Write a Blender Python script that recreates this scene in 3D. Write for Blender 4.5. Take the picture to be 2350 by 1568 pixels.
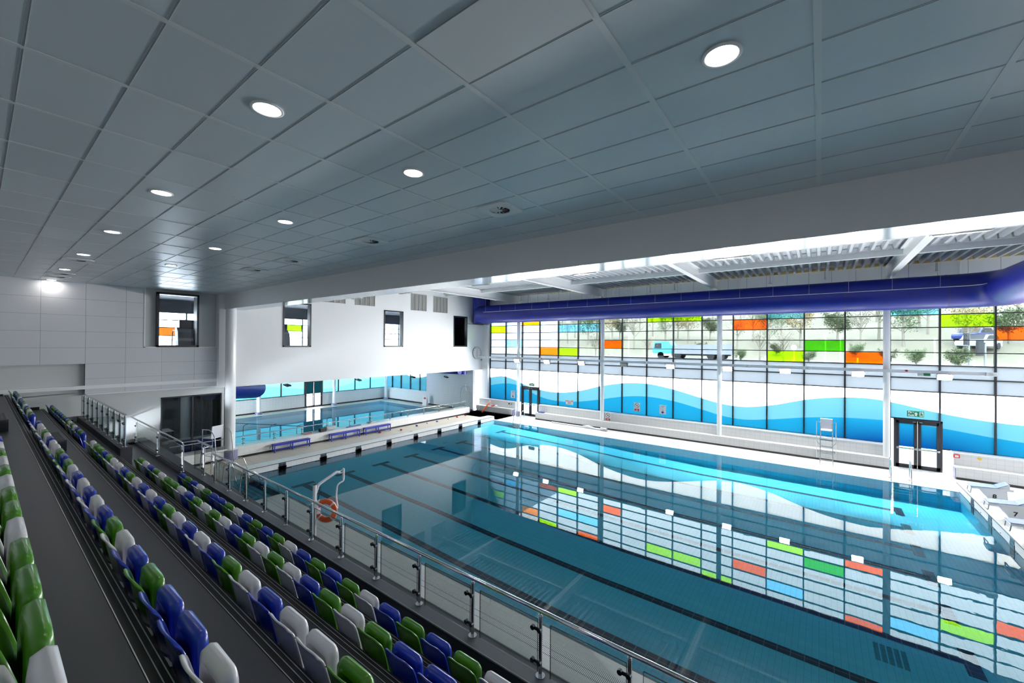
import bpy, math, random
import numpy as np
from mathutils import Vector, Matrix

for _o in list(bpy.data.objects):
    bpy.data.objects.remove(_o)
SC = bpy.context.scene
COL = SC.collection
PI = math.pi

# ------------------------------------------------------------------ camera
_f, _yaw, _pit, _rol = 932.793, math.radians(52.8436), math.radians(0.33758), math.radians(0.43091)
CAM_POS = Vector((0, 0, 6.0))
Fv = Vector((math.sin(_yaw), math.cos(_yaw), 0))
Rv = Vector((math.cos(_yaw), -math.sin(_yaw), 0))
Uv = Vector((0, 0, 1))
Fv, Uv = Fv * math.cos(_pit) + Uv * math.sin(_pit), Uv * math.cos(_pit) - Fv * math.sin(_pit)
Rv, Uv = Rv * math.cos(_rol) + Uv * math.sin(_rol), Uv * math.cos(_rol) - Rv * math.sin(_rol)
cd = bpy.data.cameras.new('camera')
cam = bpy.data.objects.new('camera', cd)
COL.objects.link(cam)
cd.sensor_width = 36.0
cd.lens = _f / 2350.0 * 36.0
cd.clip_start, cd.clip_end = 0.05, 600
cam.matrix_world = Matrix(((Rv.x, Uv.x, -Fv.x, CAM_POS.x), (Rv.y, Uv.y, -Fv.y, CAM_POS.y), (Rv.z, Uv.z, -Fv.z, CAM_POS.z), (0, 0, 0, 1)))
SC.camera = cam

# ------------------------------------------------------------------ world, sun, exposure
W = bpy.data.worlds.new('world')
SC.world = W
W.use_nodes = True
_bg = W.node_tree.nodes['Background']
_bg.inputs[0].default_value = (0.86, 0.93, 1.0, 1)
_bg.inputs[1].default_value = 42.0
sl = bpy.data.lights.new('sun', 'SUN')
sl.energy = 16.0
sl.angle = math.radians(0.6)
sl.color = (1.0, 0.95, 0.86)
sun = bpy.data.objects.new('sun', sl)
COL.objects.link(sun)
sun.rotation_euler = Vector((0.72, 0.25, -0.85)).to_track_quat('-Z', 'Y').to_euler()
SC.view_settings.view_transform = 'Standard'
SC.view_settings.look = 'None'
SC.view_settings.exposure = 0.82
SC.view_settings.gamma = 1.0
SC.view_settings.use_curve_mapping = False
cy = SC.cycles
cy.max_bounces = 12
cy.diffuse_bounces = 8
cy.glossy_bounces = 4
cy.transmission_bounces = 4
cy.transparent_max_bounces = 14
cy.volume_bounces = 0
cy.sample_clamp_indirect = 6.0
cy.caustics_reflective = False
cy.caustics_refractive = False
cy.use_denoising = True
try:
    cy.denoiser = 'OPENIMAGEDENOISE'
except Exception:
    pass


# ------------------------------------------------------------------ materials
def nt_of(name):
    m = bpy.data.materials.new(name)
    m.use_nodes = True
    nt = m.node_tree
    return m, nt, nt.nodes['Principled BSDF'], nt.nodes['Material Output']


def srgb(r, g, b):
    def c(v):
        v /= 255.0
        return v / 12.92 if v <= 0.04045 else ((v + 0.055) / 1.055) ** 2.4
    return (c(r), c(g), c(b), 1)


def mat(name, col, rough=0.5, metal=0.0, spec=0.5, noise=0.04, scale=6.0, coat=0.0):
    m, nt, p, out = nt_of(name)
    col = tuple(col) if len(col) == 4 else (*col, 1)
    p.inputs['Roughness'].default_value = rough
    p.inputs['Metallic'].default_value = metal
    p.inputs['Specular IOR Level'].default_value = spec
    p.inputs['Coat Weight'].default_value = coat
    if noise > 0:
        geo = nt.nodes.new('ShaderNodeNewGeometry')
        n = nt.nodes.new('ShaderNodeTexNoise')
        n.inputs['Scale'].default_value = scale
        n.inputs['Detail'].default_value = 3
        nt.links.new(geo.outputs['Position'], n.inputs['Vector'])
        mx = nt.nodes.new('ShaderNodeMix')
        mx.data_type = 'RGBA'
        mx.inputs['A'].default_value = tuple(min(1, c * (1 - noise)) for c in col[:3]) + (1,)
        mx.inputs['B'].default_value = tuple(min(1, c * (1 + noise)) for c in col[:3]) + (1,)
        nt.links.new(n.outputs['Fac'], mx.inputs['Factor'])
        nt.links.new(mx.outputs['Result'], p.inputs['Base Color'])
    else:
        p.inputs['Base Color'].default_value = col
    return m


def emis(name, col, strength):
    m, nt, p, out = nt_of(name)
    p.inputs['Base Color'].default_value = (*col, 1)
    p.inputs['Emission Color'].default_value = (*col, 1)
    p.inputs['Emission Strength'].default_value = strength
    return m


def glass(name, tint=(0.95, 0.98, 0.97), ior=1.45, gloss=1.0):
    """thin architectural glass: tinted straight-through + fresnel mirror"""
    m, nt, p, out = nt_of(name)
    nt.nodes.remove(p)
    tr = nt.nodes.new('ShaderNodeBsdfTransparent')
    tr.inputs[0].default_value = (*tint, 1)
    gl = nt.nodes.new('ShaderNodeBsdfGlossy')
    gl.inputs['Roughness'].default_value = 0.02
    fr = nt.nodes.new('ShaderNodeFresnel')
    fr.inputs[0].default_value = ior
    mul = nt.nodes.new('ShaderNodeMath')
    mul.operation = 'MULTIPLY'
    mul.inputs[1].default_value = gloss
    nt.links.new(fr.outputs[0], mul.inputs[0])
    mx = nt.nodes.new('ShaderNodeMixShader')
    nt.links.new(mul.outputs[0], mx.inputs[0])
    nt.links.new(tr.outputs[0], mx.inputs[1])
    nt.links.new(gl.outputs[0], mx.inputs[2])
    nt.links.new(mx.outputs[0], out.inputs[0])
    return m


def film(name, col, colb=None, z0=1.1, z1=2.4, trans=0.8, band=None):
    """printed translucent window film; optional printed vertical gradient col (top) -> colb (bottom)"""
    m, nt, p, out = nt_of(name)
    nt.nodes.remove(p)
    tl = nt.nodes.new('ShaderNodeBsdfTranslucent')
    df = nt.nodes.new('ShaderNodeBsdfDiffuse')
    tl.inputs[0].default_value = (*col, 1)
    df.inputs[0].default_value = (*col, 1)
    if colb is not None:
        geo = nt.nodes.new('ShaderNodeNewGeometry')
        sx = nt.nodes.new('ShaderNodeSeparateXYZ')
        nt.links.new(geo.outputs['Position'], sx.inputs[0])
        mr = nt.nodes.new('ShaderNodeMapRange')
        mr.inputs['From Min'].default_value = z1
        mr.inputs['From Max'].default_value = z0
        nt.links.new(sx.outputs['Z'], mr.inputs['Value'])
        # the print is deeper around the deep-end door and at the shallow-end corner
        mn = nt.nodes.new('ShaderNodeMath')
        mn.operation = 'MULTIPLY'
        r1 = nt.nodes.new('ShaderNodeMapRange')
        r1.inputs['From Min'].default_value = 5.0
        r1.inputs['From Max'].default_value = 0.8
        r1.interpolation_type = 'SMOOTHSTEP'
        ab = nt.nodes.new('ShaderNodeMath')
        ab.operation = 'ADD'
        ab.inputs[1].default_value = 3.2
        ab2 = nt.nodes.new('ShaderNodeMath')
        ab2.operation = 'ABSOLUTE'
        nt.links.new(sx.outputs['Y'], ab.inputs[0])
        nt.links.new(ab.outputs[0], ab2.inputs[0])
        nt.links.new(ab2.outputs[0], r1.inputs['Value'])
        r2 = nt.nodes.new('ShaderNodeMapRange')
        r2.inputs['From Min'].default_value = 18.5
        r2.inputs['From Max'].default_value = 23.5
        r2.inputs['To Max'].default_value = 0.55
        nt.links.new(sx.outputs['Y'], r2.inputs['Value'])
        mxm = nt.nodes.new('ShaderNodeMath')
        mxm.operation = 'MAXIMUM'
        nt.links.new(r1.outputs[0], mxm.inputs[0])
        nt.links.new(r2.outputs[0], mxm.inputs[1])
        nt.links.new(mr.outputs[0], mn.inputs[0])
        nt.links.new(mxm.outputs[0], mn.inputs[1])
        mx = nt.nodes.new('ShaderNodeMix')
        mx.data_type = 'RGBA'
        mx.inputs['A'].default_value = (*col, 1)
        mx.inputs['B'].default_value = (*colb, 1)
        nt.links.new(mn.outputs[0], mx.inputs['Factor'])
        nt.links.new(mx.outputs['Result'], tl.inputs[0])
        nt.links.new(mx.outputs['Result'], df.inputs[0])
    m1 = nt.nodes.new('ShaderNodeMixShader')
    m1.inputs[0].default_value = trans
    nt.links.new(df.outputs[0], m1.inputs[1])
    nt.links.new(tl.outputs[0], m1.inputs[2])
    nt.links.new(m1.outputs[0], out.inputs[0])
    return m


def tiles(name, col, grout, axes, sx, sy, gap=0.006, rough=0.35, var=0.04, offset=0.0, spec=0.5):
    """ceramic tiling laid in world metres on the plane of the two given axes"""
    m, nt, p, out = nt_of(name)
    geo = nt.nodes.new('ShaderNodeNewGeometry')
    sp = nt.nodes.new('ShaderNodeSeparateXYZ')
    cb = nt.nodes.new('ShaderNodeCombineXYZ')
    nt.links.new(geo.outputs['Position'], sp.inputs[0])
    nt.links.new(sp.outputs[axes[0]], cb.inputs[0])
    nt.links.new(sp.outputs[axes[1]], cb.inputs[1])
    b = nt.nodes.new('ShaderNodeTexBrick')
    b.offset = offset
    b.squash = 1.0
    b.inputs['Scale'].default_value = 1.0
    b.inputs['Brick Width'].default_value = sx
    b.inputs['Row Height'].default_value = sy
    b.inputs['Mortar Size'].default_value = gap
    b.inputs['Mortar Smooth'].default_value = 0.2
    b.inputs['Color1'].default_value = tuple(min(1, c * (1 - var)) for c in col[:3]) + (1,)
    b.inputs['Color2'].default_value = tuple(min(1, c * (1 + var)) for c in col[:3]) + (1,)
    b.inputs['Mortar'].default_value = (*grout[:3], 1)
    nt.links.new(cb.outputs[0], b.inputs['Vector'])
    nt.links.new(b.outputs['Color'], p.inputs['Base Color'])
    p.inputs['Roughness'].default_value = rough
    p.inputs['Specular IOR Level'].default_value = spec
    return m


M = {}
M['white_paint'] = mat('white_paint', srgb(232, 233, 236), 0.55, noise=0.01)
M['white_gloss'] = mat('white_gloss_steel', srgb(235, 236, 238), 0.22, noise=0.01)
M['beam_paint'] = mat('beam_paint', srgb(226, 227, 228), 0.5, noise=0.01)
M['panel'] = mat('acoustic_panel', srgb(205, 206, 212), 0.6, noise=0.02, scale=1.5)
M['joint'] = mat('panel_joint', srgb(120, 122, 128), 0.7)
M['plain_wall'] = mat('plain_wall', srgb(200, 203, 204), 0.6, noise=0.02, scale=1.0)
M['ceil'] = None
M['black'] = mat('black_paint', srgb(18, 19, 24), 0.4)
M['frame'] = mat('anthracite_frame', srgb(24, 26, 34), 0.35)
M['kick'] = mat('black_kick_tile', srgb(12, 13, 20), 0.3)
M['chrome'] = mat('polished_steel', srgb(205, 205, 208), 0.12, metal=1.0, noise=0.02)
M['steel'] = mat('brushed_steel', srgb(190, 192, 196), 0.28, metal=1.0, noise=0.02)
M['duct'] = mat('blue_duct_paint', srgb(12, 24, 118), 0.38, noise=0.02, spec=0.4)
M['duct_seam'] = mat('duct_seam', srgb(12, 22, 90), 0.4)
M['alu'] = mat('pale_aluminium', srgb(200, 202, 206), 0.35, metal=0.6)
M['vinyl'] = mat('grey_vinyl_floor', srgb(62, 65, 73), 0.42, noise=0.10, scale=40, spec=0.35)
M['vinyl_light'] = mat('light_grey_vinyl', srgb(80, 84, 90), 0.45, noise=0.08, scale=40, spec=0.35)
M['nosing'] = mat('black_nosing_rubber', srgb(22, 23, 26), 0.6, noise=0.1, scale=60)
M['riser'] = mat('dark_riser', srgb(48, 50, 58), 0.55)
M['seat_blue'] = mat('blue_seat_plastic', srgb(26, 52, 160), 0.22, noise=0.03, scale=9)
M['seat_green'] = mat('green_seat_plastic', srgb(70, 128, 26), 0.22, noise=0.03, scale=9)
M['seat_white'] = mat('white_seat_plastic', srgb(205, 204, 208), 0.24, noise=0.02, scale=9)
M['seat_black'] = mat('black_bracket', srgb(10, 10, 13), 0.45)
M['bench_blue'] = mat('blue_bench_plastic', srgb(22, 44, 150), 0.35)
M['orange'] = mat('orange_plastic', srgb(228, 92, 34), 0.4)
M['reflective'] = mat('silver_band', srgb(215, 218, 222), 0.3)
M['hoist'] = mat('hoist_white_enamel', srgb(225, 226, 234), 0.3)
M['red'] = mat('red_plastic', srgb(170, 30, 24), 0.4)
M['blue'] = mat('blue_plastic', srgb(28, 60, 150), 0.4)
M['yellow'] = mat('yellow_plastic', srgb(214, 170, 20), 0.4)
M['hose'] = mat('pale_hose', srgb(214, 216, 220), 0.5)
M['block_top'] = mat('blue_grip_top', srgb(34, 82, 158), 0.6, noise=0.08, scale=60)
M['block_white'] = mat('block_white_moulding', srgb(218, 220, 224), 0.4)
M['sign_green'] = mat('sign_green', srgb(10, 110, 70), 0.45, noise=0)
M['sign_white'] = mat('sign_white', srgb(236, 236, 236), 0.45, noise=0)
M['ink'] = mat('sign_black_ink', srgb(20, 20, 24), 0.5, noise=0)
M['ink_red'] = mat('sign_red_ink', srgb(186, 36, 40), 0.5, noise=0)
M['ink_blue'] = mat('sign_blue_ink', srgb(26, 50, 150), 0.5, noise=0)
M['lamp_on'] = emis('downlight_glow', (1.0, 0.95, 0.88), 42.0)
M['flood_on'] = emis('floodlight_glow', (1.0, 0.98, 0.95), 900.0)
M['tube_and_fill_on'] = emis('gym_tube_and_fill_glow', (1.0, 0.98, 0.94), 6.0)
M['flood_off'] = mat('unlit_lens', srgb(168, 165, 160), 0.2)
M['dark_metal'] = mat('dark_metal', srgb(40, 42, 46), 0.4, metal=0.3)
M['grey'] = mat('mid_grey', srgb(120, 124, 130), 0.5)
M['gym_wall'] = mat('gym_wall', srgb(92, 94, 98), 0.7)
M['gym_machine'] = mat('gym_machine_grey', srgb(72, 74, 80), 0.45)
M['towel'] = mat('bright_blue_towel', srgb(20, 40, 225), 0.8)
M['louvre'] = mat('louvre_grey', srgb(160, 158, 150), 0.5)
M['deck_steel'] = mat('roof_deck_steel', srgb(178, 182, 188), 0.4, metal=0.2)
M['foam'] = mat('yellow_foam_closer', srgb(196, 176, 120), 0.8)
M['mosaic'] = tiles('purple_mosaic', srgb(92, 92, 130)[:3], srgb(150, 150, 170)[:3], 'YZ', 0.05, 0.05, 0.006)
M['mosaicx'] = tiles('purple_mosaic_x', srgb(92, 92, 130)[:3], srgb(150, 150, 170)[:3], 'XZ', 0.05, 0.05, 0.006)
M['deck'] = tiles('cream_deck_tile', srgb(206, 199, 186)[:3], srgb(160, 155, 148)[:3], 'XY', 0.6, 0.3, 0.006, 0.42, 0.025)
M['deck_pale'] = tiles('pale_deck_tile', srgb(216, 216, 214)[:3], srgb(170, 172, 174)[:3], 'XY', 0.6, 0.3, 0.006, 0.38, 0.02)
M['edge'] = tiles('grey_edge_tile', srgb(182, 184, 184)[:3], srgb(165, 167, 168)[:3], 'XY', 0.12, 0.25, 0.003, 0.32, 0.02)
M['grate'] = tiles('white_overflow_grate', srgb(226, 228, 230)[:3], srgb(90, 95, 100)[:3], 'XY', 0.16, 0.03, 0.008, 0.4, 0.01)
M['wtileX'] = tiles('white_wall_tile_x', srgb(224, 224, 224)[:3], srgb(190, 190, 192)[:3], 'YZ', 0.25, 0.2, 0.004, 0.3, 0.015)
M['wtileY'] = tiles('white_wall_tile_y', srgb(222, 222, 222)[:3], srgb(190, 190, 192)[:3], 'XZ', 0.25, 0.2, 0.004, 0.3, 0.015)
M['ptile'] = tiles('pool_floor_tile', (0.15, 0.76, 0.95), (0.11, 0.55, 0.74), 'XY', 0.25, 0.125, 0.005, 0.3, 0.02)
M['ptileX'] = tiles('pool_wall_tile_x', (0.15, 0.76, 0.95), (0.11, 0.55, 0.74), 'YZ', 0.25, 0.125, 0.005, 0.3, 0.02)
M['ptileY'] = tiles('pool_wall_tile_y', (0.15, 0.76, 0.95), (0.11, 0.55, 0.74), 'XZ', 0.25, 0.125, 0.005, 0.3, 0.02)
M['lane'] = tiles('lane_tile', (0.018, 0.024, 0.05), (0.20, 0.32, 0.42), 'XY', 0.17, 0.25, 0.006, 0.3, 0.1)
M['laneY'] = tiles('lane_target_tile', (0.018, 0.022, 0.04), (0.22, 0.27, 0.33), 'XZ', 0.17, 0.12, 0.006, 0.3, 0.1)
M['clear'] = glass('clear_glass', (0.32, 0.345, 0.35))
M['balu'] = glass('balustrade_glass', (0.955, 0.985, 0.975), 1.45, 0.45)
M['dark_glass'] = glass('viewing_glass', (0.62, 0.70, 0.74), 1.5)
M['gym_glass'] = glass('gym_glass', (0.42, 0.45, 0.47), 1.45)
M['g_orange'] = glass('orange_glass', (0.42, 0.16, 0.004))
M['g_amber'] = glass('amber_glass', (0.42, 0.22, 0.006))
M['g_lime'] = glass('lime_glass', (0.27, 0.40, 0.02))
M['g_green'] = glass('green_glass', (0.10, 0.30, 0.03))
M['g_blue'] = glass('blue_glass', (0.20, 0.36, 0.45))
M['film_white'] = film('white_film', (0.96, 0.96, 0.97), trans=0.95)
M['film_grey'] = film('frosted_film', (0.23, 0.245, 0.26), trans=0.65)
M['film_light'] = film('light_blue_film', (0.012, 0.036, 0.045), (0.006, 0.026, 0.041), 1.4, 3.0, 0.85)
M['film_mid'] = film('mid_blue_film', (0.001, 0.023, 0.041), (0.0003, 0.006, 0.023), 1.1, 2.3, 0.85)
M['film_teach'] = film('teaching_film_light', (0.012, 0.040, 0.046), trans=.85)
M['film_teach2'] = film('teaching_film_mid', (0.008, 0.034, 0.044), trans=.85)
M['terrain'] = mat('outdoor_ground', srgb(96, 92, 78), 0.9, noise=0.25, scale=0.8)
M['road'] = mat('asphalt', srgb(100, 100, 104), 0.8, noise=0.08, scale=2)
M['grass'] = mat('outdoor_grass', srgb(80, 92, 46), 0.9, noise=0.3, scale=2)
M['bark'] = mat('pale_bark', srgb(120, 114, 102), 0.9, noise=0.2)
M['leaf_y'] = mat('yellow_leaves', srgb(120, 104, 62), 0.8, noise=0.35, scale=3)
M['leaf_g'] = mat('green_leaves', srgb(66, 82, 46), 0.8, noise=0.35, scale=3)
M['leaf_p'] = mat('pale_twigs', srgb(120, 112, 98), 0.8, noise=0.3, scale=3)
M['brick'] = tiles('pale_brick', srgb(160, 178, 205)[:3], srgb(215, 222, 232)[:3], 'XZ', 0.6, 0.22, 0.05, 0.8, 0.12, 0.5)
M['brickX'] = tiles('pale_brick_side', srgb(160, 178, 205)[:3], srgb(215, 222, 232)[:3], 'YZ', 0.6, 0.22, 0.05, 0.8, 0.12, 0.5)
M['cab'] = mat('cyan_cab_paint', srgb(70, 178, 214), 0.3)
M['skip'] = mat('grey_trailer', srgb(120, 124, 138), 0.5, noise=0.15)
M['tyre'] = mat('tyre_rubber', srgb(24, 24, 26), 0.8)
M['car_silver'] = mat('silver_car_paint', srgb(170, 180, 200), 0.25, metal=0.4)
M['car_navy'] = mat('navy_car_paint', srgb(40, 56, 120), 0.25)
M['table'] = mat('white_table_top', srgb(226, 226, 224), 0.35)
M['wood'] = mat('orange_wood', srgb(180, 110, 50), 0.45)
M['screen_teal'] = emis('lit_blue_pane', (0.12, 0.62, 0.95), 0.9)


def ceiling_mat():
    m, nt, p, out = nt_of('metal_ceiling_tile')
    geo = nt.nodes.new('ShaderNodeNewGeometry')
    sp = nt.nodes.new('ShaderNodeSeparateXYZ')
    nt.links.new(geo.outputs['Position'], sp.inputs[0])
    cb = nt.nodes.new('ShaderNodeCombineXYZ')
    for ax, off, per, k in (('X', 0.21, 0.638, 0), ('Y', 0.02, 1.312, 1)):
        a = nt.nodes.new('ShaderNodeMath')
        a.operation = 'ADD'
        a.inputs[1].default_value = -off + per * 40
        nt.links.new(sp.outputs[ax], a.inputs[0])
        d = nt.nodes.new('ShaderNodeMath')
        d.operation = 'DIVIDE'
        d.inputs[1].default_value = per
        nt.links.new(a.outputs[0], d.inputs[0])
        f = nt.nodes.new('ShaderNodeMath')
        f.operation = 'FLOOR'
        nt.links.new(d.outputs[0], f.inputs[0])
        nt.links.new(f.outputs[0], cb.inputs[k])
    wn = nt.nodes.new('ShaderNodeTexWhiteNoise')
    nt.links.new(cb.outputs[0], wn.inputs['Vector'])
    mx = nt.nodes.new('ShaderNodeMix')
    mx.data_type = 'RGBA'
    mx.inputs['A'].default_value = srgb(190, 200, 208)
    mx.inputs['B'].default_value = srgb(200, 210, 217)
    nt.links.new(wn.outputs['Value'], mx.inputs['Factor'])
    nt.links.new(mx.outputs['Result'], p.inputs['Base Color'])
    # each tray tilts a hair, so neighbours catch slightly different light
    vm = nt.nodes.new('ShaderNodeVectorMath')
    vm.operation = 'SUBTRACT'
    vm.inputs[1].default_value = (0.5, 0.5, 0.5)
    nt.links.new(wn.outputs['Color'], vm.inputs[0])
    vs = nt.nodes.new('ShaderNodeVectorMath')
    vs.operation = 'SCALE'
    vs.inputs['Scale'].default_value = 0.012
    nt.links.new(vm.outputs[0], vs.inputs[0])
    va = nt.nodes.new('ShaderNodeVectorMath')
    nt.links.new(geo.outputs['Normal'], va.inputs[0])
    nt.links.new(vs.outputs[0], va.inputs[1])
    vn = nt.nodes.new('ShaderNodeVectorMath')
    vn.operation = 'NORMALIZE'
    nt.links.new(va.outputs[0], vn.inputs[0])
    nt.links.new(vn.outputs[0], p.inputs['Normal'])
    p.inputs['Roughness'].default_value = 0.33
    p.inputs['Specular IOR Level'].default_value = 0.6
    return m


M['ceil'] = ceiling_mat()
M['ceil_rail'] = mat('ceiling_rail', srgb(206, 212, 216), 0.35, noise=0.01)
M['ceil_gap'] = mat('ceiling_joint', srgb(172, 180, 186), 0.5, noise=0.0)


def water_mat(name, ripple):
    m, nt, p, out = nt_of(name)
    nt.nodes.remove(p)
    tr = nt.nodes.new('ShaderNodeBsdfTransparent')
    tr.inputs[0].default_value = (0.93, 0.98, 1.0, 1)
    gl = nt.nodes.new('ShaderNodeBsdfGlossy')
    gl.inputs['Roughness'].default_value = 0.0
    fr = nt.nodes.new('ShaderNodeFresnel')
    fr.inputs[0].default_value = 1.333
    geo = nt.nodes.new('ShaderNodeNewGeometry')
    n1 = nt.nodes.new('ShaderNodeTexNoise')
    n1.inputs['Scale'].default_value = 2.4
    n1.inputs['Detail'].default_value = 2.0
    nt.links.new(geo.outputs['Position'], n1.inputs['Vector'])
    bump = nt.nodes.new('ShaderNodeBump')
    bump.inputs['Distance'].default_value = 0.01
    bump.inputs['Strength'].default_value = 0.02
    if ripple:
        sp = nt.nodes.new('ShaderNodeSeparateXYZ')
        nt.links.new(geo.outputs['Position'], sp.inputs[0])
        mr = nt.nodes.new('ShaderNodeMapRange')
        mr.inputs['From Min'].default_value = 1.5
        mr.inputs['From Max'].default_value = -4.4
        mr.inputs['To Min'].default_value = 0.004
        mr.inputs['To Max'].default_value = 0.075
        mr.interpolation_type = 'SMOOTHSTEP'
        nt.links.new(sp.outputs['Y'], mr.inputs['Value'])
        nt.links.new(mr.outputs[0], bump.inputs['Strength'])
    nt.links.new(n1.outputs['Fac'], bump.inputs['Height'])
    nt.links.new(bump.outputs[0], gl.inputs['Normal'])
    mx = nt.nodes.new('ShaderNodeMixShader')
    nt.links.new(fr.outputs[0], mx.inputs[0])
    nt.links.new(tr.outputs[0], mx.inputs[1])
    nt.links.new(gl.outputs[0], mx.inputs[2])
    nt.links.new(mx.outputs[0], out.inputs['Surface'])
    va = nt.nodes.new('ShaderNodeVolumeAbsorption')
    va.inputs['Color'].default_value = (0.12, 0.76, 0.90, 1)
    va.inputs['Density'].default_value = 0.14
    nt.links.new(va.outputs[0], out.inputs['Volume'])
    return m


M['water'] = water_mat('pool_water', True)
M['water2'] = water_mat('teaching_pool_water', False)


# ------------------------------------------------------------------ mesh builder
class MB:
    def __init__(s):
        s.v, s.f, s.m, s.s = [], [], [], []

    def add(s, vs, fs, mi=0, smooth=False):
        b = len(s.v)
        s.v += [tuple(p) for p in vs]
        for f in fs:
            s.f.append([b + i for i in f])
            s.m.append(mi)
            s.s.append(smooth)
        return s

    def box(s, x0, x1, y0, y1, z0, z1, mi=0):
        x0, x1 = min(x0, x1), max(x0, x1)
        y0, y1 = min(y0, y1), max(y0, y1)
        z0, z1 = min(z0, z1), max(z0, z1)
        v = [(x0, y0, z0), (x1, y0, z0), (x1, y1, z0), (x0, y1, z0), (x0, y0, z1), (x1, y0, z1), (x1, y1, z1), (x0, y1, z1)]
        return s.add(v, [(3, 2, 1, 0), (4, 5, 6, 7), (0, 1, 5, 4), (1, 2, 6, 5), (2, 3, 7, 6), (3, 0, 4, 7)], mi)

    def quad(s, a, b, c, d, mi=0):
        return s.add([a, b, c, d], [(0, 1, 2, 3)], mi)

    def rect(s, x0, x1, y0, y1, z, mi=0):
        return s.quad((x0, y0, z), (x1, y0, z), (x1, y1, z), (x0, y1, z), mi)

    def tube(s, path, r, n=10, mi=0, caps=True):
        P = [Vector(p) for p in path]
        rs = r if isinstance(r, (list, tuple)) else [r] * len(P)
        T = []
        for i in range(len(P)):
            a = P[max(0, i - 1)]
            b = P[min(len(P) - 1, i + 1)]
            T.append((b - a).normalized())
        u = T[0].orthogonal().normalized()
        vs, fs = [], []
        for i, p in enumerate(P):
            u = (u - T[i] * u.dot(T[i]))
            u = u.normalized() if u.length > 1e-6 else T[i].orthogonal().normalized()
            w = T[i].cross(u)
            for k in range(n):
                a = 2 * PI * k / n
                vs.append(p + (u * math.cos(a) + w * math.sin(a)) * rs[i])
        for i in range(len(P) - 1):
            for k in range(n):
                fs.append((i * n + k, i * n + (k + 1) % n, (i + 1) * n + (k + 1) % n, (i + 1) * n + k))
        s.add(vs, fs, mi, True)
        if caps:
            s.add(vs[:n][::-1], [tuple(range(n))], mi)
            s.add(vs[-n:], [tuple(range(n))], mi)
        return s

    def lathe(s, prof, c=(0, 0, 0), n=24, mi=0, axis='z', smooth=True):
        vs, fs = [], []
        for (r, h) in prof:
            for k in range(n):
                a = 2 * PI * k / n
                if axis == 'z':
                    vs.append((c[0] + r * math.cos(a), c[1] + r * math.sin(a), c[2] + h))
                elif axis == 'x':
                    vs.append((c[0] + h, c[1] + r * math.cos(a), c[2] + r * math.sin(a)))
                else:
                    vs.append((c[0] + r * math.sin(a), c[1] + h, c[2] + r * math.cos(a)))
        m = len(prof)
        for i in range(m - 1):
            for k in range(n):
                fs.append((i * n + k, i * n + (k + 1) % n, (i + 1) * n + (k + 1) % n, (i + 1) * n + k))
        return s.add(vs, fs, mi, smooth)

    def disc(s, c, r, n=24, mi=0, axis='z', flip=False):
        vs = []
        for k in range(n):
            a = 2 * PI * k / n * (-1 if flip else 1)
            if axis == 'z':
                vs.append((c[0] + r * math.cos(a), c[1] + r * math.sin(a), c[2]))
            elif axis == 'x':
                vs.append((c[0], c[1] + r * math.cos(a), c[2] + r * math.sin(a)))
            else:
                vs.append((c[0] + r * math.sin(a), c[1], c[2] + r * math.cos(a)))
        return s.add(vs, [tuple(range(n))], mi)

    def cyl(s, c, r, h, n=20, mi=0, axis='z', r1=None):
        r1 = r if r1 is None else r1
        s.lathe([(r, 0), (r1, h)], c, n, mi, axis)
        e = list(c)
        e['xyz'.index(axis)] += h
        s.disc(c, r, n, mi, axis, True)
        s.disc(e, r1, n, mi, axis)
        return s

    def prism(s, poly, axis, a, b, mi=0, smooth=False):
        """extrude a 2-D polygon along an axis; poly in the other two axes in xyz order"""
        def P(p, t):
            if axis == 'x':
                return (t, p[0], p[1])
            if axis == 'y':
                return (p[0], t, p[1])
            return (p[0], p[1], t)
        n = len(poly)
        v = [P(p, a) for p in poly] + [P(p, b) for p in poly]
        s.add(v, [(i, (i + 1) % n, n + (i + 1) % n, n + i) for i in range(n)], mi, smooth)
        s.add(v[:n][::-1], [tuple(range(n))], mi)
        s.add(v[n:], [tuple(range(n))], mi)
        return s

    def ball(s, c, r, n=14, m=8, mi=0, sc=(1, 1, 1)):
        prof = [(max(1e-4, math.sin(PI * i / m)) , -math.cos(PI * i / m)) for i in range(m + 1)]
        vs, fs = [], []
        for (q, h) in prof:
            for k in range(n):
                a = 2 * PI * k / n
                vs.append((c[0] + r * sc[0] * q * math.cos(a), c[1] + r * sc[1] * q * math.sin(a), c[2] + r * sc[2] * h))
        for i in range(m):
            for k in range(n):
                fs.append((i * n + k, i * n + (k + 1) % n, (i + 1) * n + (k + 1) % n, (i + 1) * n + k))
        return s.add(vs, fs, mi, True)

    def mesh(s, name, mats):
        me = bpy.data.meshes.new(name)
        me.from_pydata(s.v, [], s.f)
        for k in (mats if isinstance(mats, (list, tuple)) else [mats]):
            me.materials.append(M[k] if isinstance(k, str) else k)
        me.polygons.foreach_set('material_index', s.m)
        me.polygons.foreach_set('use_smooth', s.s)
        me.update()
        return me

    def build(s, name, mats, parent=None, loc=(0, 0, 0), bevel=0):
        o = bpy.data.objects.new(name, s.mesh(name, mats))
        COL.objects.link(o)
        o.location = loc
        if parent:
            o.parent = parent
        if bevel:
            b = o.modifiers.new('bevel', 'BEVEL')
            b.width = bevel
            b.segments = 2
            b.limit_method = 'ANGLE'
        return o


def tag(o, label=None, cat=None, group=None, kind=None):
    if label:
        o['label'] = label
    if cat:
        o['category'] = cat
    if group:
        o['group'] = group
    if kind:
        o['kind'] = kind
    return o


def thing(name, label, cat, loc=(0, 0, 0), rz=0.0, group=None, kind=None):
    o = bpy.data.objects.new(name, None)
    o.empty_display_size = 0.1
    COL.objects.link(o)
    o.location = loc
    o.rotation_euler = (0, 0, rz)
    return tag(o, label, cat, group, kind)


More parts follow.
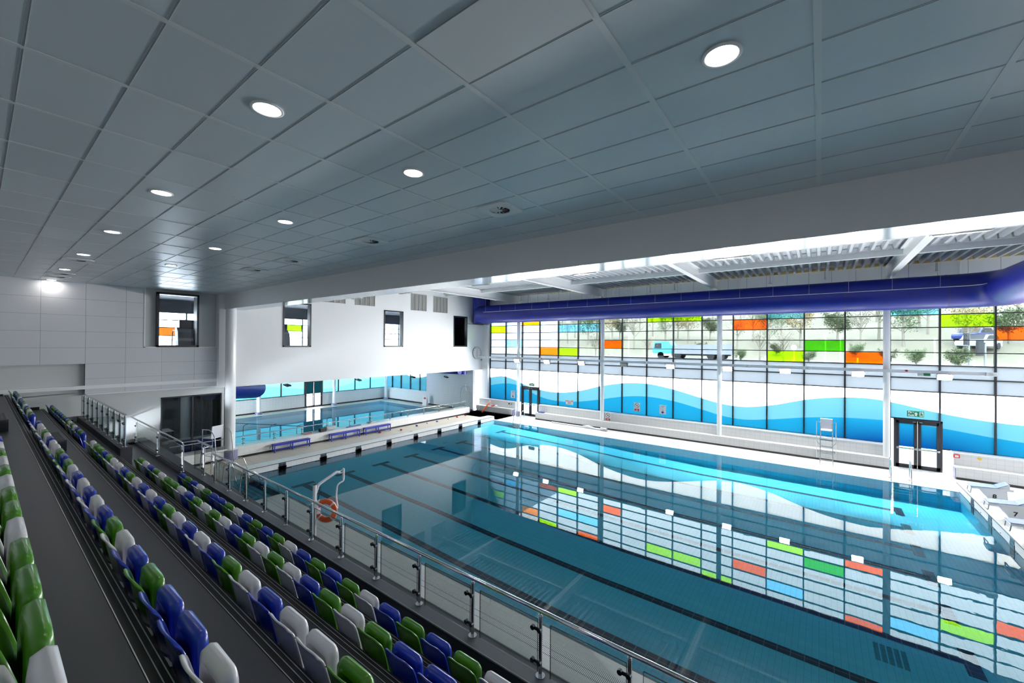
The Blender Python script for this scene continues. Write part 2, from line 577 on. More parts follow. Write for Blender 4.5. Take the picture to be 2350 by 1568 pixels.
def dup(root, loc, rz=None, label=None, group=None):
    r = root.copy()
    COL.objects.link(r)
    r.location = loc
    if rz is not None:
        r.rotation_euler = (0, 0, rz)
    if label:
        r['label'] = label
    if group:
        r['group'] = group
    for ch in list(root.children):
        c = ch.copy()
        COL.objects.link(c)
        c.parent = r
        for g in list(ch.children):
            d = g.copy()
            COL.objects.link(d)
            d.parent = c
    return r


def arc(c, r, a0, a1, n, plane='xz'):
    out = []
    for i in range(n + 1):
        a = a0 + (a1 - a0) * i / n
        p, q = r * math.cos(a), r * math.sin(a)
        out.append((c[0] + p, c[1], c[2] + q) if plane == 'xz' else (c[0], c[1] + p, c[2] + q) if plane == 'yz' else (c[0] + p, c[1] + q, c[2]))
    return out


def rounded(path, r=0.06, n=5):
    """polyline with its inner corners rounded"""
    P = [Vector(p) for p in path]
    out = [P[0]]
    for i in range(1, len(P) - 1):
        a, b, c = P[i - 1], P[i], P[i + 1]
        d1, d2 = (a - b), (c - b)
        k = min(r, d1.length * 0.45, d2.length * 0.45)
        p, q = b + d1.normalized() * k, b + d2.normalized() * k
        for j in range(n + 1):
            t = j / n
            out.append(p * (1 - t) ** 2 + b * 2 * t * (1 - t) + q * t * t)
    out.append(P[-1])
    return out


ORD = ('first second third fourth fifth sixth seventh eighth ninth tenth eleventh twelfth thirteenth fourteenth fifteenth sixteenth '
       'seventeenth eighteenth nineteenth twentieth twenty-first twenty-second twenty-third twenty-fourth twenty-fifth twenty-sixth').split()


def text(name, body, size, mname, parent, loc, rot, align='CENTER', bold=0.0, sx=1.0):
    c = bpy.data.curves.new(name, 'FONT')
    c.body = body
    c.size = size
    c.align_x = align
    c.align_y = 'CENTER'
    c.extrude = 0.001
    c.offset = bold
    c.materials.append(M[mname])
    tmp = bpy.data.objects.new('text_curve', c)
    me = bpy.data.meshes.new_from_object(tmp)
    me.name = name
    bpy.data.objects.remove(tmp)
    bpy.data.curves.remove(c)
    o = bpy.data.objects.new(name, me)
    COL.objects.link(o)
    o.parent = parent
    o.location = loc
    o.rotation_euler = rot
    o.scale = (sx, 1, 1)
    return o


# ================================================================== SETTING
YW = 24.4      # end wall plane
XW = 28.0      # glazed wall plane
ZC = 8.43      # stand ceiling
POOL = (7.4, 24.65, -4.62, 20.35)
TPOOL = (8.6, 25.4, 24.75, 36.2)

# ---- floor (pool deck)
b = MB()
for r in ((4.7, 6.3, -9, 24.9, 0), (6.3, 7.4, 20.95, 24.9, 0), (7.4, 26.9, 20.35, 24.75, 0), (24.95, 28.3, -9, 24.75, 2), (24.65, 24.95, -9, 20.35, 1),
          (7.4, 24.65, -9, -4.62, 2), (26.9, 28.3, 20.35, 24.75, 2)):
    b.rect(*r[:4], 0.0, r[4])
for y0, y1 in ((-9, 17.0), (20.2, 20.95)):
    b.rect(6.3, 6.68, y0, y1, 0, 1)
    b.rect(6.68, 7.02, y0, y1, 0, 3)
    b.rect(7.02, 7.36, y0, y1, 0, 1)
    b.rect(7.36, 7.4, y0, y1, 0, 4)
for r in ((0.5, TPOOL[0], 24.9, 37.5), (TPOOL[0], TPOOL[1], 36.2, 37.5), (TPOOL[1], 26.86, 24.75, 37.5)):
    b.rect(*r, 0.0, 0)
tag(b.build('floor', ['deck', 'edge', 'deck_pale', 'grate', 'kick']), 'tiled pool deck around both pools', 'floor', kind='structure')

# ---- main pool basin
def zfloor(y):
    return float(np.interp(y, [-4.62, 5.0, 9.0, 12.0, 18.0, 20.35], [-0.74, -0.73, -0.63, -0.50, -0.33, -0.31]))


ys = [-4.62, -2.7, 5.0, 9.0, 12.0, 18.0, 20.35]
b = MB()
x0, x1, y0, y1 = POOL
for a, c in zip(ys[:-1], ys[1:]):
    za, zc_ = zfloor(a), zfloor(c)
    b.quad((x0, a, za), (x1, a, za), (x1, c, zc_), (x0, c, zc_), 0)
    b.quad((x1, a, za), (x1, a, 0), (x1, c, 0), (x1, c, zc_), 1)
    if c <= 12.1:
        b.quad((x0, a, 0), (x0, a, za), (x0, c, zc_), (x0, c, 0), 1)
zz = zfloor(17.0)
b.quad((x0, 12.0, 0), (x0, 12.0, zfloor(12.0)), (x0, 17.0, zz), (x0, 17.0, 0), 1)
b.quad((x0, y0, 0), (x1, y0, 0), (x1, y0, zfloor(y0)), (x0, y0, zfloor(y0)), 2)
b.quad((x0, y1, zfloor(y1)), (x1, y1, zfloor(y1)), (x1, y1, 0), (x0, y1, 0), 2)
# recessed entry steps at the stand side
b.rect(6.3, x0, 17.0, 20.2, -0.32, 0)
b.quad((6.3, 17.0, -0.32), (6.3, 20.2, -0.32), (6.3, 20.2, 0), (6.3, 17.0, 0), 1)
b.quad((6.3, 17.0, -0.32), (x0, 17.0, -0.32), (x0, 17.0, 0), (6.3, 17.0, 0), 2)
b.quad((6.3, 20.2, 0), (x0, 20.2, 0), (x0, 20.2, -0.32), (6.3, 20.2, -0.32), 2)
for i in range(4):
    b.box(6.3 + i * 0.26, 6.56 + i * 0.26, 17.6, 19.6, -0.32, -0.06 - i * 0.065, 0)
    b.box(6.53 + i * 0.26, 6.56 + i * 0.26, 17.6, 19.6, -0.06 - i * 0.065, -0.055 - i * 0.065, 3)
# eight lane lines with a T at each end, 3 mm tiles proud of the floor
def strip(xa, xb, ya, yb):
    pts = [ya] + [y for y in ys if ya < y < yb] + [yb]
    for p, q in zip(pts[:-1], pts[1:]):
        b.quad((xa, p, zfloor(p) + .004), (xb, p, zfloor(p) + .004), (xb, q, zfloor(q) + .004), (xa, q, zfloor(q) + .004), 3)


for i in range(8):
    X = 8.86 + 2 * i
    strip(X - .125, X + .125, -2.45, 18.15)
    strip(X - .5, X + .5, 18.15, 18.42)
    strip(X - .5, X + .5, -2.72, -2.45)
tag(b.build('pool_basin', ['ptile', 'ptileX', 'ptileY', 'lane']), 'blue tiled main pool basin with eight dark lane lines', 'pool', kind='structure')
g = MB()
for i in range(24):
    for j in range(5):
        g.box(11.78 + i * .028, 11.79 + i * .028, -1.52 + j * .115, -1.43 + j * .115, -0.742, -0.734)
tag(g.build('pool_drain', ['kick']), 'slotted main drain on the pool floor below the last lane lines', 'drain')

w = MB()
w.box(x0 - .03, x1 + .03, y0 - .03, y1 + .03, -0.80, -0.012)
w.box(6.27, x0 - .03, 16.97, 20.23, -0.36, -0.012)
tag(w.build('pool_water', ['water']), 'clear blue water filling the large lane pool', 'water', kind='stuff')

# ---- teaching pool
b = MB()
tx0, tx1, ty0, ty1 = TPOOL
b.rect(tx0, tx1, ty0, ty1, -0.32, 0)
b.quad((tx0, ty0, 0), (tx0, ty0, -.32), (tx0, ty1, -.32), (tx0, ty1, 0), 1)
b.quad((tx1, ty0, 0), (tx1, ty0, -.32), (tx1, ty1, -.32), (tx1, ty1, 0), 1)
b.quad((tx0, ty1, -.32), (tx1, ty1, -.32), (tx1, ty1, 0), (tx0, ty1, 0), 2)
b.quad((tx0, ty0, -.32), (tx1, ty0, -.32), (tx1, ty0, 0), (tx0, ty0, 0), 2)
tag(b.build('teaching_pool_basin', ['ptile', 'ptileX', 'ptileY']), 'plain blue tiled teaching pool basin beyond the low wall', 'pool', kind='structure')
w = MB()
w.box(tx0 - .03, tx1 + .03, ty0 - .03, ty1 + .03, -0.36, -0.012)
tag(w.build('teaching_pool_water', ['water2']), 'still pale water in the teaching pool beyond the low wall', 'water', kind='stuff')

b = MB()
b.box(-4, 28.5, -10, 40, -1.5, -1.2)  # unseen slab added to keep world light from entering below
tag(b.build('light_blocking_slab', ['grey']), 'added slab under the building blocking light from below', 'slab', kind='structure')
# ---- raised pool end walls
def lane_target(parent, X, yf, sgn):
    t = MB()
    ya, yb = sorted((yf, yf + sgn * .012))
    t.box(X - .16, X + .16, ya, yb, -0.30, 0.27)
    t.box(X - .19, X + .19, ya, yb + (.002 if sgn > 0 else 0), -0.03, 0.13)
    t.box(X - .42, X + .42, ya, yb, -0.06, -0.005)
    t.build('lane_target', ['laneY'], parent)


def end_wall(name, label, ya, yb, xr, yf, sgn):
    t = thing(name, label, 'pool wall', (0, 0, 0), kind='structure')
    b = MB()
    b.box(7.4, xr, ya, yb, 0, 0.29)
    b.build('tiled_face', ['wtileY'], t)
    c = MB()
    c.box(7.4, xr, ya, yb, 0.29, 0.31)
    c.build('coping', ['deck_pale'], t)
    d = MB()
    d.box(7.4, xr, *sorted((yf, yf + sgn * .006)), 0.262, 0.288)
    d.box(7.4, xr, *sorted((yf, yf + sgn * .004)), -0.012, 0.01)
    d.build('dark_tile_line', ['kick'], t)
    for i in range(8):
        lane_target(t, 8.86 + 2 * i, yf, sgn)
    for i in range(7):
        k = MB()
        k.cyl((9.86 + 2 * i, yf - (.02 if sgn < 0 else 0), .07), .018, .02, 10, 0, 'y')
        k.build('lane_rope_anchor', ['steel'], t)
    return t


end_wall('pool_end_wall', 'raised white end wall of the lane pool at the shallow end', 20.35, 20.95, 24.62, 20.35, -1)
end_wall('pool_end_wall', 'raised white end wall of the lane pool under the starting blocks', -5.5, -4.62, 25.15, -4.62, 1)

# ---- grandstand (treads, risers, nosings)
ZT = {1: 1.32, 2: 1.96, 3: 2.60, 4: 3.24, 5: 3.88, 6: 4.52}
XE = {1: 4.42, 2: 3.52, 3: 2.60, 4: 1.68, 5: 0.77, 6: -0.15}      # front edge of each tread
ys0 = -8.5
gs = thing('grandstand', 'stepped dark grey grandstand carrying the seat rows', 'grandstand', kind='structure')
b = MB()
yend = {1: 24.85, 2: 16.4, 3: 24.85, 4: 24.85, 5: 24.85, 6: 24.85}
for k in range(1, 7):
    xa = XE[k + 1] if k < 6 else -3.2
    zb = ZT[k - 1] - .25 if k > 1 else 0.0
    if k == 1:
        b.box(XE[2] - .9, XE[1], ys0, yend[1], ZT[1] - .3, ZT[1], 0)
    else:
        b.box(xa - (.5 if k < 6 else 0), XE[k], ys0, yend[k], ZT[k] - .70, ZT[k], 0)
b.build('tread', ['vinyl'], gs)
r_ = MB()
for k in range(2, 7):
    r_.box(XE[k], XE[k] + .006, ys0, yend[k], ZT[k] - .63, ZT[k] - .01)
r_.build('riser', ['riser'], gs)
for k in range(2, 7):
    n = MB()
    n.box(XE[k] - .105, XE[k] + .012, ys0, yend[k], ZT[k], ZT[k] + .006, 0)
    for dx in (-.105, -.05, -.012):
        n.box(XE[k] + dx, XE[k] + dx + .006, ys0, yend[k], ZT[k] + .006, ZT[k] + .009, 1)
    n.build('nosing_strip', ['nosing', 'alu'], gs)
for ya_ in (24.78,):
    s_ = MB()
    for k in range(1, 7):
        if k == 2:
            continue
        s_.box((XE[k + 1] if k < 6 else -3.2), XE[k] - (.12 if k > 1 else 0), ya_, ya_ + .07, ZT[k], ZT[k] + .1)
    s_.build('skirting', ['black'], gs)

# kerbs
k1 = MB()
k1.box(2.59, 2.87, 16.38, 24.85, 2.3, 2.83)
tag(k1.build('stand_kerb', ['riser'], bevel=.01), 'dark raised kerb under the far glass balustrade by the end wall', 'kerb', kind='structure')
k2 = MB()
k2.box(4.42, 4.72, ys0, 24.85, 0.0, 1.55, 0)
k2.box(4.40, 4.74, ys0, 24.85, 1.55, 1.56, 1)
k2.box(4.41, 4.425, ys0, 24.85, 1.562, 1.567, 2)
k2.box(4.735, 4.75, ys0, 24.85, 1.54, 1.565, 2)
tag(k2.build('stand_kerb', ['riser', 'vinyl_light', 'grey']), 'long grey kerb along the pool side front of the stand', 'kerb', kind='structure')
lp = MB()
lp.box(2.6, 4.42, 15.45, 15.47, 1.32, 1.33)
lp.build('landing_joint', ['nosing'], gs)

# aisle step boxes
for (k, wy, lab) in ((5, 0.50, 'grey half-height aisle step on the fifth tread, highest of the three'),
                     (4, 1.41, 'grey half-height aisle step box on the fourth tread'),
                     (3, 2.25, 'grey half-height aisle step on the third tread, lowest of the three')):
    xa = XE[k + 1] if k < 6 else 0
    t = thing('aisle_step', lab, 'step', (xa + .01, 15.02, ZT[k] + .001), group='aisle steps on the stand')
    wdt = .62 if k != 5 else .62
    s_ = MB()
    s_.box(0, wdt, 0, 1.38, 0, .27)
    s_.build('step_body', ['riser'], t)
    s_ = MB()
    s_.box(0, wdt, 0, 1.38, .27, .285)
    s_.build('step_top', ['vinyl_light'], t)
    s_ = MB()
    for dx in (.0, .06, .12):
        s_.box(wdt - .2 + dx, wdt - .15 + dx, .02, 1.36, .285, .290)
    s_.build('nosing_strip', ['nosing'], t)

# ---- walls
pw = MB()
# plain wall behind panels, with hole for viewing window and holes for gym windows
GYM = [(5.10, 6.72), (10.56, 12.18), (17.30, 18.95), (24.10, 25.75)]
GZ = (5.72, 8.31)
VW = (5.33, 7.78, 0.08, 3.33)
def wall_with_holes(b, xa, xb, za, zb, y, holes, mi=0, th=.18):
    xs = sorted({xa, xb, *[h[0] for h in holes], *[h[1] for h in holes]})
    zs = sorted({za, zb, *[h[2] for h in holes], *[h[3] for h in holes]})
    for i in range(len(xs) - 1):
        for j in range(len(zs) - 1):
            cx, cz = (xs[i] + xs[i + 1]) / 2, (zs[j] + zs[j + 1]) / 2
            if any(h[0] < cx < h[1] and h[2] < cz < h[3] for h in holes):
                continue
            b.box(xs[i], xs[i + 1], y, y + th, zs[j], zs[j + 1], mi)


wall_with_holes(pw, -3.2, 7.9, 0, ZC, 24.9, [VW, (*GYM[0], *GZ)])
tag(pw.build('wall_stand_end', ['plain_wall']), 'plain pale end wall beyond the seat rows', 'wall', kind='structure')
uw = MB()
wall_with_holes(uw, 7.9, 28.3, 3.65, 10.5, YW, [(*g_, *GZ) for g_ in GYM[1:]], 0, .3)
uw.box(7.5, 7.9, YW + .05, 24.9, 3.65, 8.5)
tag(uw.build('wall_end', ['white_paint']), 'white upper end wall with three dark framed windows', 'wall', kind='structure')
# overhanging acoustic panels on the stand end wall
ap = thing('wall_panelling', 'pale acoustic panels overhanging the stand end wall', 'wall panels', kind='structure')
zrow = [3.75, 4.38, 5.02, 5.70, 6.38, 7.06, 7.74, ZC]
xcol = [-3.2, -2.2, -0.95, 0.30, 1.55, 2.80, 4.05, 5.30, 6.55, 7.80]
b = MB()
for i in range(len(xcol) - 1):
    for j in range(len(zrow) - 1):
        if xcol[i] < 2.79 and j < 2:
            continue
        if xcol[i] > 4.7 - .1 and j >= 3:
            continue
        xr = min(xcol[i + 1], 4.69) if (j >= 3 and xcol[i] > 4.0) else xcol[i + 1]
        b.box(xcol[i] + .004, xr - .004, 24.72, 24.90, zrow[j] + .004, zrow[j + 1] - .004)
b.build('panel', ['panel'], ap)
b = MB()
b.box(-3.2, 2.8, 24.73, 24.9, 5.02, ZC)
b.box(2.8, 4.69, 24.73, 24.9, 3.75, ZC)
b.box(4.69, 7.8, 24.73, 24.9, 3.75, 5.70)
b.build('panel_backing', ['joint'], ap)
b = MB()
b.box(2.79, 7.86, 24.66, 24.9, 3.70, 3.75)
b.box(7.80, 7.86, 24.66, 24.9, 3.70, 5.74)
b.box(4.66, 7.86, 24.70, 24.9, 5.70, 5.74)
b.box(4.66, 4.70, 24.70, 24.9, 5.70, ZC)
b.build('edge_trim', ['white_paint'], ap)

# teaching hall shell
tw = MB()
tw.box(26.86, 27.1, 24.7, 37.6, 0, 1.26)
tw.box(26.86, 27.1, 24.7, 30.9, 1.26, 4.2)
tag(tw.build('wall_teaching_side', ['wtileX']), 'white tiled side wall of the teaching pool hall', 'wall', kind='structure')
fw = MB()
for xa, xb in ((0.5, 18.2), (19.85, 27.1)):
    fw.box(xa, xb, 37.5, 37.7, 0, 1.23)
tag(fw.build('wall_teaching_far', ['wtileY']), 'white tiled far wall of the teaching pool hall', 'wall', kind='structure')
kb = MB()
for xa, xb in ((0.5, 18.2), (19.85, 26.86)):
    kb.box(xa, xb, 37.44, 37.5, 0, .12)
kb.box(26.80, 26.86, 24.7, 37.5, 0, .12)
tag(kb.build('baseboard_teaching', ['kick']), 'black skirting tiles around the teaching pool hall', 'skirting', kind='structure')
tc = MB()
tc.box(0.4, 27.3, YW + .3, 37.8, 3.95, 4.1)
tag(tc.build('ceiling_teaching', ['white_paint']), 'low white ceiling over the teaching pool', 'ceiling', kind='structure')
# low dividing wall between the pools
dv = MB()
dv.box(5.0, 25.57, 23.87, 24.72, 0, .57)
tag(dv.build('wall_divider', ['wtileY'], bevel=.01), 'low white tiled wall dividing the two pools', 'wall', kind='structure')
dk = MB()
dk.box(5.0, 25.58, 23.855, 23.87, 0, .11)
tag(dk.build('baseboard_divider', ['kick']), 'black skirting along the low dividing wall', 'skirting', kind='structure')

# window-side wall: upstand, sill, bench, kick
DOORB = [(18.31, 20.13), (-4.71, -2.94)]
SEG = [(20.40, 24.4), (-2.70, 18.05), (-9.0, -4.95)]
lw = MB()
for ya, yb in SEG:
    lw.box(27.42, 28.1, ya, yb, 0, 1.08, 0)
    lw.box(27.40, 28.0, ya, yb, 1.08, 1.115, 1)
tag(lw.build('wall_window_side', ['wtileX', 'white_paint']), 'low white tiled upstand below the glazed wall', 'wall', kind='structure')
for i, (ya, yb) in enumerate(SEG):
    t = thing('wall_bench', ['short white tiled wall bench in the far corner by the shallow end', 'long white tiled wall bench below the glazed wall', 'white tiled wall bench beyond the deep end fire exit'][i], 'bench', (0, 0, 0), kind='structure')
    s_ = MB()
    s_.box(26.97, 27.42, ya, yb, 0.1, .53)
    s_.build('bench_body', ['wtileX'], t)
    s_ = MB()
    s_.box(26.945, 27.42, ya, yb, .53, .555)
    s_.build('bench_top', ['deck_pale'], t)
    s_ = MB()
    s_.box(26.955, 27.42, ya, yb, 0, .1)
    s_.build('kick_tile', ['kick'], t)
    for ye in ((ya, yb) if i == 1 else (ya,) if i == 0 else (yb,)):
        s_ = MB()
        s_.box(27.0, 27.42, ye - .03, ye + .03, 0, .5)
        s_.build('mosaic_end', ['mosaicx'], t)
# white wall above the glazing
hw = MB()
hw.box(27.9, 28.2, -9, 24.4, 8.82, 10.5)
for y in np.arange(-8.5, 24.2, 1.0):
    hw.box(27.895, 27.9, y, y + .012, 8.82, 10.1, 1)
tag(hw.build('wall_above_windows', ['white_paint', 'joint']), 'white panelled wall band above the glazing', 'wall', kind='structure')
# near and back walls closing the room behind the camera
nw = MB()
nw.box(-3.4, 28.3, -9.3, -9.0, 0, 10.5)
tag(nw.build('wall_near', ['white_paint']), 'white near end wall', 'wall', kind='structure')
bw = MB()
bw.box(-3.5, -3.2, -9.0, 24.9, 0, ZC)
tag(bw.build('wall_back', ['plain_wall']), 'plain wall at the back of the stand', 'wall', kind='structure')

# ---- ceiling over the stand
c = MB()
c.box(-3.3, 7.72, -9.1, 24.9, ZC, ZC + .2, 0)
y = 0.02 - 1.312 * 6
while y < 24.8:
    c.box(-3.2, 7.72, y - .026, y + .026, ZC - .006, ZC, 1)
    y += 1.312
x = 0.21 - .638 * 5
while x < 7.7:
    c.box(x - .006, x + .006, -9, 24.9, ZC - .003, ZC, 2)
    c.box(x + .009, x + .014, -9, 24.9, ZC - .005, ZC, 1)
    x += .638
tag(c.build('ceiling', ['ceil', 'ceil_rail', 'ceil_gap']), 'grey metal tile ceiling over the stand', 'ceiling', kind='structure')
# main edge beam: front face, glossy underside
bm = MB()
bm.box(7.72, 8.58, -9.0, YW + .05, 7.68, 10.2, 0)
bm.box(7.73, 8.57, -8.99, YW + .04, 7.672, 7.68, 1)
mu = mat('gloss_beam_soffit', srgb(150, 172, 192), 0.12, noise=0.02, spec=0.8)
M['soffit'] = mu
tag(bm.build('beam', ['beam_paint', 'soffit']), 'deep grey beam along the open edge of the stand ceiling', 'beam', kind='structure')

# ---- roof over pool
rf = MB()
pitch = .36
y = -9.0
zt_, zb_ = 10.24, 10.08
while y < 24.4:
    prof = [(y, zb_), (y + .10, zb_), (y + .15, zt_), (y + .31, zt_), (y + pitch, zb_)]
    for (ya, za), (yb, zb2) in zip(prof[:-1], prof[1:]):
        rf.quad((8.5, ya, za), (28.0, ya, za), (28.0, yb, zb2), (8.5, yb, zb2))
    y += pitch
tag(rf.build('roof', ['deck_steel']), 'corrugated steel roof deck over the pool', 'roof', kind='structure')
rc = MB()
rc.box(8.4, 28.2, -9.2, 24.6, 10.3, 10.4)
tag(rc.build('roof_cover', ['white_paint']), 'roof covering above the corrugated deck', 'roof', kind='structure')
fm = MB()
y = -9.0
while y < 24.3:
    fm.prism([(y + .11, zb_ + .005), (y + .15, zt_ - .005), (y + .31, zt_ - .005), (y + .35, zb_ + .005)], 'x', 27.80, 27.9)
    y += pitch
tag(fm.build('trim_1', ['foam']), 'yellow foam closers filling the roof corrugations at the wall', 'trim', kind='structure')
for i, yr in enumerate((-2.75, 5.15, 12.75, 20.5)):
    b = MB()
    b.box(8.5, 27.9, yr - .13, yr + .13, 9.46, 9.49)
    b.box(8.5, 27.9, yr - .025, yr + .025, 9.49, 10.05)
    b.box(8.5, 27.9, yr - .13, yr + .13, 10.04, 10.07)
    tag(b.build('roof_beam', ['white_gloss']), ['white roof beam over the deep end fire exit', 'white roof beam over the middle of the pool', 'white roof beam past the middle towards the shallow end', 'white roof beam nearest the end wall'][i], 'beam', kind='structure')
for i, xp in enumerate((19.6, 23.1)):
    b = MB()
    b.box(xp, xp + .16, -9, 24.4, 9.82, 9.84)
    b.box(xp, xp + .02, -9, 24.4, 9.84, 10.06)
    tag(b.build('roof_purlin', ['white_gloss']), ['long white roof purlin nearer the stand', 'long white roof purlin nearer the windows'][i], 'purlin', kind='structure')

# ---- columns
t = thing('column', 'thick round white column between the stand and the teaching pool', 'column', (7.9, 24.05, 0), kind='structure')
s_ = MB(); s_.cyl((0, 0, 0), .235, 7.69, 32); s_.build('shaft', ['white_gloss'], t)
s_ = MB(); s_.lathe([(.36, 0), (.36, .50)], (0, 0, 0), 32); s_.lathe([(.36, .5), (.235, .54)], (0, 0, 0), 32, 1); s_.build('mosaic_collar', ['mosaicx', 'deck_pale'], t)
for i, yc in enumerate((19.95, 12.47, 4.85, -2.63)):
    zb = .555 if i else 0.0
    t = thing('column', ['slender white column by the far fire exit', 'slender white column beside the no diving notice', 'slender white column in the middle of the glazed wall', 'slender white column beside the deep end fire exit'][i], 'column', (27.24, yc, zb), kind='structure')
    s_ = MB(); s_.cyl((0, 0, 0), .135, 9.46 - zb, 24); s_.build('shaft', ['white_gloss'], t)
    if i == 0:
        s_ = MB(); s_.lathe([(.16, 0), (.16, .42)], (0, 0, 0), 24); s_.build('mosaic_collar', ['mosaicx'], t)
for i, (xc, ycn) in enumerate(((14.2, 37.0), (20.75, 37.0), (26.5, 36.95))):
    t = thing('column', ['white column left of the teaching pool doors', 'white column right of the teaching pool doors', 'white column in the far corner of the teaching pool hall'][i], 'column', (xc, ycn, 0), kind='structure')
    s_ = MB(); s_.cyl((0, 0, 0), .15, 3.95, 24); s_.build('shaft', ['white_gloss'], t)
    s_ = MB(); s_.lathe([(.26, 0), (.26, .16), (.15, .19)], (0, 0, 0), 24); s_.build('mosaic_collar', ['mosaicx'], t)

# ================================================================== GLAZED WALL
KU = [(24.2, 2.85), (23.54, 2.99), (22.3, 3.15), (20.98, 2.94), (20.04, 2.62), (18.24, 2.24), (16.6, 2.16), (14.78, 2.42), (13.0, 2.91), (11.23, 3.24), (9.5, 3.32), (7.6, 3.02), (5.8, 2.58), (4.88, 2.38), (3.8, 2.31), (2.3, 2.53), (0.55, 3.03), (-1.0, 3.28), (-2.2, 3.30), (-2.94, 3.19), (-4.64, 2.82), (-6.29, 2.6), (-7.3, 2.55), (-8.5, 2.65)]
KL = [(24.2, 2.15), (23.54, 2.29), (21.9, 2.54), (20.98, 2.52), (19.92, 2.25), (18.23, 1.66), (16.6, 1.47), (14.77, 1.6), (13.02, 1.92), (11.22, 2.28), (9.8, 2.42), (7.6, 2.24), (5.8, 1.85), (4.88, 1.64), (3.8, 1.54), (2.3, 1.71), (0.55, 2.02), (-1.17, 2.20), (-2.52, 2.24), (-4.64, 2.1), (-6.29, 1.88), (-7.3, 1.78), (-8.5, 1.8)]


def smooth_curve(K):
    K = sorted(K)
    xs = np.array([k[0] for k in K])
    zs = np.array([k[1] for k in K])
    mm = np.gradient(zs, xs)
    def f(y):
        i = int(np.clip(np.searchsorted(xs, y) - 1, 0, len(xs) - 2))
        h = xs[i + 1] - xs[i]
        t = (y - xs[i]) / h
        return float((2 * t ** 3 - 3 * t ** 2 + 1) * zs[i] + (t ** 3 - 2 * t ** 2 + t) * h * mm[i] + (-2 * t ** 3 + 3 * t ** 2) * zs[i + 1] + (t ** 3 - t ** 2) * h * mm[i + 1])
    return f


fu, fl = smooth_curve(KU), smooth_curve(KL)
TR = [8.80, 8.19, 7.57, 6.95, 6.33, 5.73, 5.11, 4.48, 3.82]
TINT = {(0, 2): 'g_lime', (1, 4): 'g_blue', (2, 1): 'g_amber', (3, 5): 'g_orange', (4, 5): 'g_lime', (4, 2): 'g_blue', (5, 2): 'g_blue', (6, 4): 'g_orange',
        (8, 1): 'g_lime', (9, 1): 'g_lime', (11, 2): 'g_orange', (12, 5): 'g_lime', (12, 1): 'g_blue', (13, 4): 'g_green', (14, 5): 'g_orange', (16, 2): 'g_lime', (17, 3): 'g_orange',
        (5, 0): 'g_orange', (10, 0): 'g_lime', (15, 1): 'g_blue', (3, 0): 'g_lime', (14, 0): 'g_orange'}
NB = 18
MY = [23.65 - 1.765 * i for i in range(NB + 1)]
xg = 28.05
for i in range(NB):
    ya, yb = MY[i + 1], MY[i]
    zb = 1.10
    if i in (2, 15):
        zb = 2.42
    lab = f'{ORD[i]} tall bay of the glazed wall, counting from the far end wall'
    t = thing(f'window_{i + 1}', lab, 'window bay', (XW, (ya + yb) / 2, zb), group='bays of the glazed wall', kind='structure')
    hy = (yb - ya) / 2
    b = MB()
    b.box(-.06, .12, hy - .032, hy + .032, (1.10 if i not in (2, 15) else 0) - zb, 8.82 - zb)
    if i == NB - 1:
        b.box(-.06, .12, -hy - .032, -hy + .032, 1.10 - zb, 8.82 - zb)
    b.build('mullion', ['frame'], t)
    b = MB()
    for z in TR:
        b.box(-.01, .10, -hy, hy, z - zb - .022, z - zb + .022)
    b.box(.0, .10, -hy, hy, -.02, .03)
    b.build('transom', ['frame'], t)
    for r in range(8):
        z1, z0 = TR[r] - .022 - zb, TR[r + 1] + .022 - zb
        p = MB()
        p.box(.045, .055, -hy + .03, hy - .03, z0, z1)
        mname = TINT.get((i, r), 'clear') if r < 6 else 'film_grey'
        o = p.build('glass_pane' if r < 6 else 'frosted_pane', [mname], t)
        if (i, r) in TINT:
            o['label'] = TINT[(i, r)][2:] + ' tinted glass pane'
    # printed wave pane
    p = MB()
    N = 16
    zt2 = TR[8] - .022
    for k in range(N):
        u0, u1 = -hy + .03 + (2 * hy - .06) * k / N, -hy + .03 + (2 * hy - .06) * (k + 1) / N
        cyy = (ya + yb) / 2
        def lev(u):
            l = min(max(fl(cyy + u), zb + .03), zt2)
            uu = min(max(fu(cyy + u), l), zt2)
            return [zb + .03, l, uu, zt2]
        A, B2 = lev(u0), lev(u1)
        for q, mi in ((0, 2), (1, 1), (2, 0)):
            if A[q + 1] - A[q] < 1e-4 and B2[q + 1] - B2[q] < 1e-4:
                continue
            p.quad((.05, u0, A[q] - zb), (.05, u1, B2[q] - zb), (.05, u1, B2[q + 1] - zb), (.05, u0, A[q + 1] - zb), mi)
    p.build('wave_pane', ['film_white', 'film_light', 'film_mid'], t)
# reveal at the far corner
rv = MB()
rv.box(27.7, 28.15, 23.70, 24.42, 0, 10.2)
tag(rv.build('trim_2', ['white_paint']), 'white corner reveal where the glazing meets the end wall', 'trim', kind='structure')


